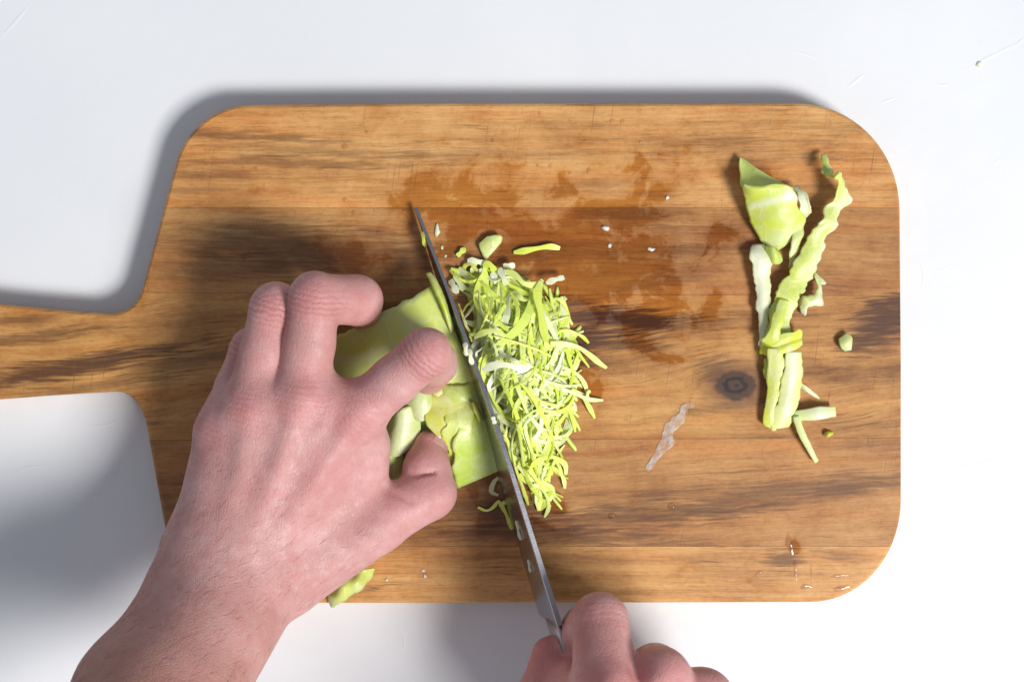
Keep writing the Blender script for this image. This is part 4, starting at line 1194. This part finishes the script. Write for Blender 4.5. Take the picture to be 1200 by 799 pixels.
OUT = [
    ([(650, 350, 3), (658, 352, 3), (664, 362, 2), (667, 376, 1)], 1.8, 0, 'bowed shred hanging off the upper right of the heap', 0),
    ([(648, 428, 7), (664, 432, 5), (678, 440, 3), (686, 452, 2), (688, 464, 1)], 1.7, 1, 'drooping shred on the right just below the hook shaped one', 1),
    ([(650, 470, 6), (664, 478, 4), (672, 492, 3), (674, 506, 1)], 1.8, 0, 'shred drooping down past the curled one at the right', 0),
    ([(644, 512, 5), (656, 512, 4), (666, 508, 2), (671, 500, 1)], 1.6, 2, 'pale upturned shred at the lower right of the heap', 1),
    ([(638, 546, 4), (652, 550, 3), (660, 560, 2), (662, 572, 1)], 1.7, 0, 'short drooping shred under the cane like one', 3),
    ([(655, 388, 6), (668, 388, 4), (682, 394, 2), (690, 402, 1)], 1.5, 3, 'thin green shred reaching right above the long one', 3),
    ([(632, 566, 4), (640, 580, 3), (643, 594, 2), (638, 606, 1)], 1.6, 1, 'wispy shred trailing below the broad pale one', 1),
    ([(560, 318, 4), (552, 310, 3), (545, 312, 2), (542, 322, 2)], 1.6, 3, 'green loop shred at the top left of the heap', 3),
    # the ones that stand out, each traced and described
    ([(602, 296, 1), (615, 294, 2), (630, 291, 2), (645, 289, 2), (656, 291, 1)], 2.6, 1, 'thick lone shred lying apart above the heap', 3),
    ([(640, 332, 6), (650, 328, 6), (661, 325, 4)], 2.6, 4, 'white tipped shred pointing right from the top of the heap', 4),
    ([(634, 330, 8), (630, 345, 10), (634, 370, 11), (640, 400, 11)], 3.4, 0, 'wide shred hanging down from the top right of the heap', 0),
    ([(590, 318, 6), (604, 322, 8), (614, 332, 9), (628, 334, 8), (636, 328, 7)], 2.6, 0, 'curved shred arching over the top of the heap', 1),
    ([(666, 370, 2), (658, 385, 4), (648, 396, 6), (640, 410, 8)], 2.6, 0, 'short broad shred sticking up and right beside the dark streak', 0),
    ([(645, 402, 8), (660, 403, 7), (676, 406, 5), (690, 415, 3), (702, 425, 2), (711, 431, 1)], 2.4, 2, 'long shred reaching farthest right toward the wet wood', 1),
    ([(654, 415, 6), (664, 410, 5), (668, 424, 5), (672, 440, 4), (668, 452, 4)], 1.8, 1, 'hook shaped shred bending down on the right of the heap', 3),
    ([(640, 452, 8), (660, 456, 6), (676, 462, 4), (690, 468, 3), (707, 469, 1)], 1.8, 2, 'thin shred with a pale tip pointing right below the long one', 2),
    ([(670, 456, 5), (682, 464, 3), (690, 476, 2), (697, 490, 1)], 2.0, 3, 'forked looking shred bending down at the far right', 5),
    ([(688, 467, 3), (689, 460, 3), (692, 459, 2)], 1.6, 1, 'tiny curl at the end of the pale tipped shred', 1),
    ([(640, 500, 5), (655, 495, 4), (664, 484, 3), (672, 478, 2), (675, 482, 1)], 2.2, 3, 'curled shred with a hooked end on the lower right of the heap', 0),
    ([(608, 544, 6), (620, 532, 7), (632, 524, 6), (645, 522, 4)], 2.2, 3, 'arched shred at the bottom of the heap beside the blade', 5),
    ([(612, 536, 7), (632, 532, 6), (650, 536, 4), (662, 544, 2), (663, 556, 1)], 2.2, 3, 'shred curling down like a cane at the lower right', 3),
    ([(606, 545, 6), (620, 555, 6), (636, 566, 4), (646, 572, 2), (646, 584, 1)], 3.6, 1, 'broad pale shred slanting down at the foot of the heap', 1),
    ([(608, 556, 5), (622, 566, 5), (630, 578, 3), (632, 598, 1)], 3.2, 0, 'broad lowest shred pointing down at the foot of the heap', 0),
    ([(646, 575, 2), (640, 586, 2), (634, 597, 1)], 2.2, 1, 'short shred meeting the lowest one in a point', 3),
    ([(548, 306, 2), (556, 306, 3), (566, 308, 3), (575, 311, 2)], 3.0, 2, 'white shred lying level at the upper left of the heap', 4),
    ([(536, 300, 1), (541, 295, 2), (545, 291, 1)], 2.4, 0, 'short stub shred nearest the blade above the heap', 5),
    ([(568, 312, 4), (568, 330, 5), (571, 350, 6), (574, 362, 6)], 3.2, 0, 'upright broad shred below the disc scrap', 0),
    ([(566, 312, 4), (574, 310, 5), (580, 318, 5)], 3.0, 0, 'bent yellow shred on top of the upright one', 3),
    ([(538, 314, 2), (546, 324, 4), (554, 336, 5), (562, 352, 7)], 2.4, 2, 'pale knobbed shred slanting left of the upright one', 2),
    ([(528, 328, 2), (532, 336, 4), (536, 344, 5)], 3.0, 2, 'short pale stub touching the blade at the upper left', 4),
    ([(534, 318, 2), (538, 330, 4), (544, 340, 5)], 3.2, 2, 'fat pale stub beside the knobbed shred', 2),
    ([(578, 318, 4), (580, 326, 5), (583, 332, 4)], 3.0, 1, 'small broad chip right of the upright shred', 4),
    ([(586, 314, 5), (590, 325, 7), (594, 334, 7)], 3.0, 2, 'white curl beside the arching shred', 4),
    ([(590, 312, 4), (598, 311, 5), (603, 313, 4)], 2.6, 2, 'tiny white shred at the top of the arch', 4),
    ([(560, 305, 3), (556, 312, 3), (552, 320, 3)], 2.0, 0, 'thin stub crossing below the white level shred', 0),
    ([(566, 434, 22), (580, 428, 25), (596, 428, 26), (612, 432, 25), (622, 428, 23)], 3.2, 4, 'wide white shred lying across the middle of the heap', 4),
    ([(556, 396, 20), (566, 390, 23), (580, 388, 24), (592, 394, 24)], 2.4, 0, 'curled shred over the crest beside the index knuckle', 1),
    ([(600, 574, 3), (590, 568, 5), (584, 560, 4), (578, 566, 3), (576, 576, 2), (584, 580, 2)], 2.0, 2, 'pale curl left of the blade below the leaves', 2),
    ([(560, 594, 1), (570, 598, 2), (578, 594, 2), (584, 586, 3)], 1.4, 3, 'thin dull shred lying farthest left of the blade on dark wood', 0),
    ([(584, 586, 3), (592, 600, 3), (600, 620, 2)], 1.8, 3, 'straight shred leaning along the lower blade', 3),
    ([(600, 582, 3), (602, 600, 2), (602, 616, 1)], 1.8, 1, 'shred standing next to the straight one at the lower blade', 1),
    ([(586, 590, 3), (596, 588, 3), (604, 590, 2)], 1.6, 0, 'short crossbar shred between the two at the lower blade', 5),
]
for pts, w, ci, lb, c in OUT:
    path = catmull([W(*p) for p in pts], 16)
    shred(path, w * .88, max(.4, w * .2), lb, SHC[c], None, rng.uniform(-.3, .3), rng.uniform(-.4, .4))
# bits stuck to the left face of the blade
for (u, z, ln, wdt, lb) in [(0.13, 22, 5, 1.0, 'lowest pale scrap stuck to the blade'), (0.215, 22, 8, 1.1, 'longer pale scrap stuck to the blade above the lowest one'),
                            (0.645, 30, 5, 2.0, 'small white scrap stuck to the blade beside the index knuckle'), (0.625, 36, 6, 1.8, 'upper scrap stuck to the blade beside the index knuckle'),
                            (0.92, 9, 6, 1.6, 'yellow scrap stuck near the blade tip')]:
    p = np.array([K(u * BL - ln / 2 + ln * t, z + 1.5 * math.sin(3 * t), 1.5 + .3 * math.sin(5 * t)) for t in np.linspace(0, 1, 8)])
    o = shred(p, wdt, .5, lb, SHC[4])
    o['category'] = 'cabbage scrap'; o.name = 'cabbage_scrap'
    if 'yellow' in lb: o.color = (.6, .62, .06, 1)
# scraps on the spine
for (u, lb) in ((0.475, 'tiny wet white fleck sitting on the spine of the knife'),):
    p = np.array([K(u * BL - 1.5 + 3 * t, spine_z(u) + .3, 0.3) for t in np.linspace(0, 1, 6)])
    o = shred(p, 1.6, .8, lb, (.8, .82, .7)); o.name = 'cabbage_scrap'; o['category'] = 'cabbage scrap'

# ------------------------------------------------------------------ water drops
def drop(px, py, r, label, group, sx=1.0, sy=1.0, hgt=.55):
    c = W(px, py)
    vs, fs = [c + [0, 0, r * hgt]], []
    n, m = 14, 4
    for i in range(1, m + 1):
        a = math.pi / 2 * i / m
        for k in range(n):
            t = 2 * math.pi * k / n
            rr = r * math.sin(a) * (1 + .12 * math.sin(2 * t + px))
            vs.append(c + [rr * math.cos(t) * sx, rr * math.sin(t) * sy, r * hgt * math.cos(a) + .02])
    for k in range(n): fs.append((0, 1 + k, 1 + (k + 1) % n))
    for i in range(m - 1):
        for k in range(n):
            a, b = 1 + i * n + k, 1 + i * n + (k + 1) % n
            fs.append((a, a + n, b + n, b))
    o = mesh_obj('water_drop', np.array(vs), fs, MT_WATER, None, c)
    tag(o, label, 'water drop', group)
    return o
for (x, y, r, lb) in [
        (717, 142, 1.3, 'left water drop of the close pair near the top centre'), (729, 143, 1.3, 'right water drop of the close pair near the top centre'),
        (645, 195, 1.3, 'middle water drop of the row of three on the top stave'), (668, 203, 1.0, 'right water drop of the row of three on the top stave'),
        (630, 194, .9, 'left water drop of the row of three on the top stave'), (404, 172, 1.6, 'largest water drop on the left half of the top stave'),
        (300, 197, .9, 'lone leftmost water drop on the top stave'), (404, 234, 1.2, 'water drop just above the joint left of the knife tip'),
        (414, 249, 1.2, 'water drop just below the joint left of the knife tip'), (443, 272, .9, 'tiny water drop on the second stave left of the knife tip'),
        (560, 182, 1.0, 'lower water drop of the slanted pair above the disc scrap'), (577, 165, 1.0, 'upper water drop of the slanted pair above the disc scrap'),
        (632, 133, .9, 'tiny water drop nearest the top edge'), (750, 166, .8, 'tiny water drop below and right of the top pair'),
        (690, 200, 1.4, 'round water drop right of the row of three'), (540, 241, .8, 'tiny water drop on the joint right of the knife tip'),
        (430, 155, .9, 'tiny water drop up and right of the largest left one')]:
    drop(x, y, r * .8, lb, 'water drops on the upper staves', sy=1.2, hgt=.32)
drop(717, 604, 1.5, 'dark water drop right of the lower blade', None)
drop(787, 593, 1.6, 'dark water drop farther right, above the lowest stave', None)
def smear(pts, wd, label):
    """a thin irregular film of water drawn along a path"""
    path = catmull([W(*p) for p in pts], 18)
    tg = np.gradient(path, axis=0); sd_ = np.cross([0, 0, 1.0], tg); sd_ /= np.maximum(np.linalg.norm(sd_, axis=1), 1e-6)[:, None]
    vs, fs = [], []
    m = 7
    for i, p in enumerate(path):
        u = i / 17
        ww = wd * math.sqrt(max(.02, math.sin(math.pi * min(max(u, .01), .99)))) * (1 + .5 * fbm(p, .35, 3.0))
        c = p + sd_[i] * wd * .35 * fbm(p, .25, 9.0)
        for j in range(m):
            v = -1 + 2 * j / (m - 1)
            vs.append(c + sd_[i] * ww * v + [0, 0, .03 + .42 * ww * math.sqrt(max(0, math.sin(math.pi * u))) * (1 - v * v) * (1 + .5 * fbm(p + sd_[i] * v, .6, 5.0))])
    for i in range(17):
        for j in range(m - 1):
            a = i * m + j
            fs.append((a, a + 1, a + m + 1, a + m))
    o = mesh_obj('water_smear', np.array(vs), fs, MT_FILM, None, path.mean(0))
    tag(o, label, 'water smear')
smear([(922, 626), (926, 638), (928, 650)], 1.7, 'longest clear water smear running down near the lower right corner')
smear([(931, 655), (932, 668), (933, 680)], .7, 'thin upright water trail just below the longest smear')
smear([(884, 675), (890, 671), (896, 669)], .9, 'small shiny water smear left of the longest one')
smear([(938, 690), (945, 686), (952, 688)], 1.0, 'small curved water smear near the bottom edge')
smear([(977, 692), (986, 689), (996, 687)], 1.3, 'flat shiny water smear nearest the lower right corner')
smear([(950, 660), (951, 672), (952, 684)], .5, 'finest upright water trail between the curved smear and the corner')
smear([(972, 676), (984, 674), (994, 673)], .7, 'faint level water smear above the one nearest the corner')

# low ridges left in the paint of the table by the brush
def ridge(pts, wd, hh):
    f = (D + TB) / D
    path = catmull([[(x - CX) * S * f, (CY - y) * S * f, 0] for x, y in pts], 22)
    tg = np.gradient(path, axis=0); sd_ = np.cross([0, 0, 1.0], tg); sd_ /= np.maximum(np.linalg.norm(sd_, axis=1), 1e-6)[:, None]
    vs, fs = [], []
    for i, p in enumerate(path):
        u = i / 21
        ww = wd * (.25 + .75 * math.sin(math.pi * u)) * (1 + .5 * fbm(p, .2, 2.0))
        for v, z in ((-1, -.02), (-.45, .7), (0, 1), (.45, .6), (1, -.02)):
            vs.append(p + sd_[i] * ww * v + [0, 0, hh * z * max(.05, math.sin(math.pi * u))])
    for i in range(21):
        for j in range(4):
            a = i * 5 + j
            fs.append((a, a + 1, a + 6, a + 5))
    return mesh_obj('paint_ridge', np.array(vs), fs, MT_TABLE, table, (0, 0, 0))
for pts, wd in [([(0, 44), (14, 30), (36, 4)], .8), ([(1125, 86), (1150, 72), (1178, 58), (1200, 46)], .7), ([(1180, 60), (1192, 52), (1204, 42)], .8),
                ([(1098, 520), (1120, 545), (1150, 542), (1180, 528), (1204, 515)], .8), ([(1112, 575), (1130, 579), (1150, 576)], .7), ([(1098, 551), (1104, 553), (1108, 551)], .8),
                ([(120, 585), (126, 565), (138, 548), (140, 530)], .7), ([(95, 500), (130, 496), (150, 480)], .6), ([(930, 60), (945, 64), (960, 70)], .7),
                ([(992, 104), (1004, 94), (1016, 84)], .8), ([(1030, 122), (1040, 118), (1050, 115)], .6), ([(1096, 98), (1104, 100), (1112, 99)], .8),
                ([(170, 345), (160, 356), (152, 366)], .6), ([(60, 358), (76, 352), (96, 350)], .6), ([(10, 560), (30, 548), (60, 545)], .6), ([(470, 740), (474, 752), (472, 764)], .5),
                ([(1090, 700), (1120, 712), (1150, 708)], .6), ([(1070, 300), (1082, 318), (1080, 340)], .5)]:
    ridge(pts, wd, .11)

bpy.context.view_layer.update()
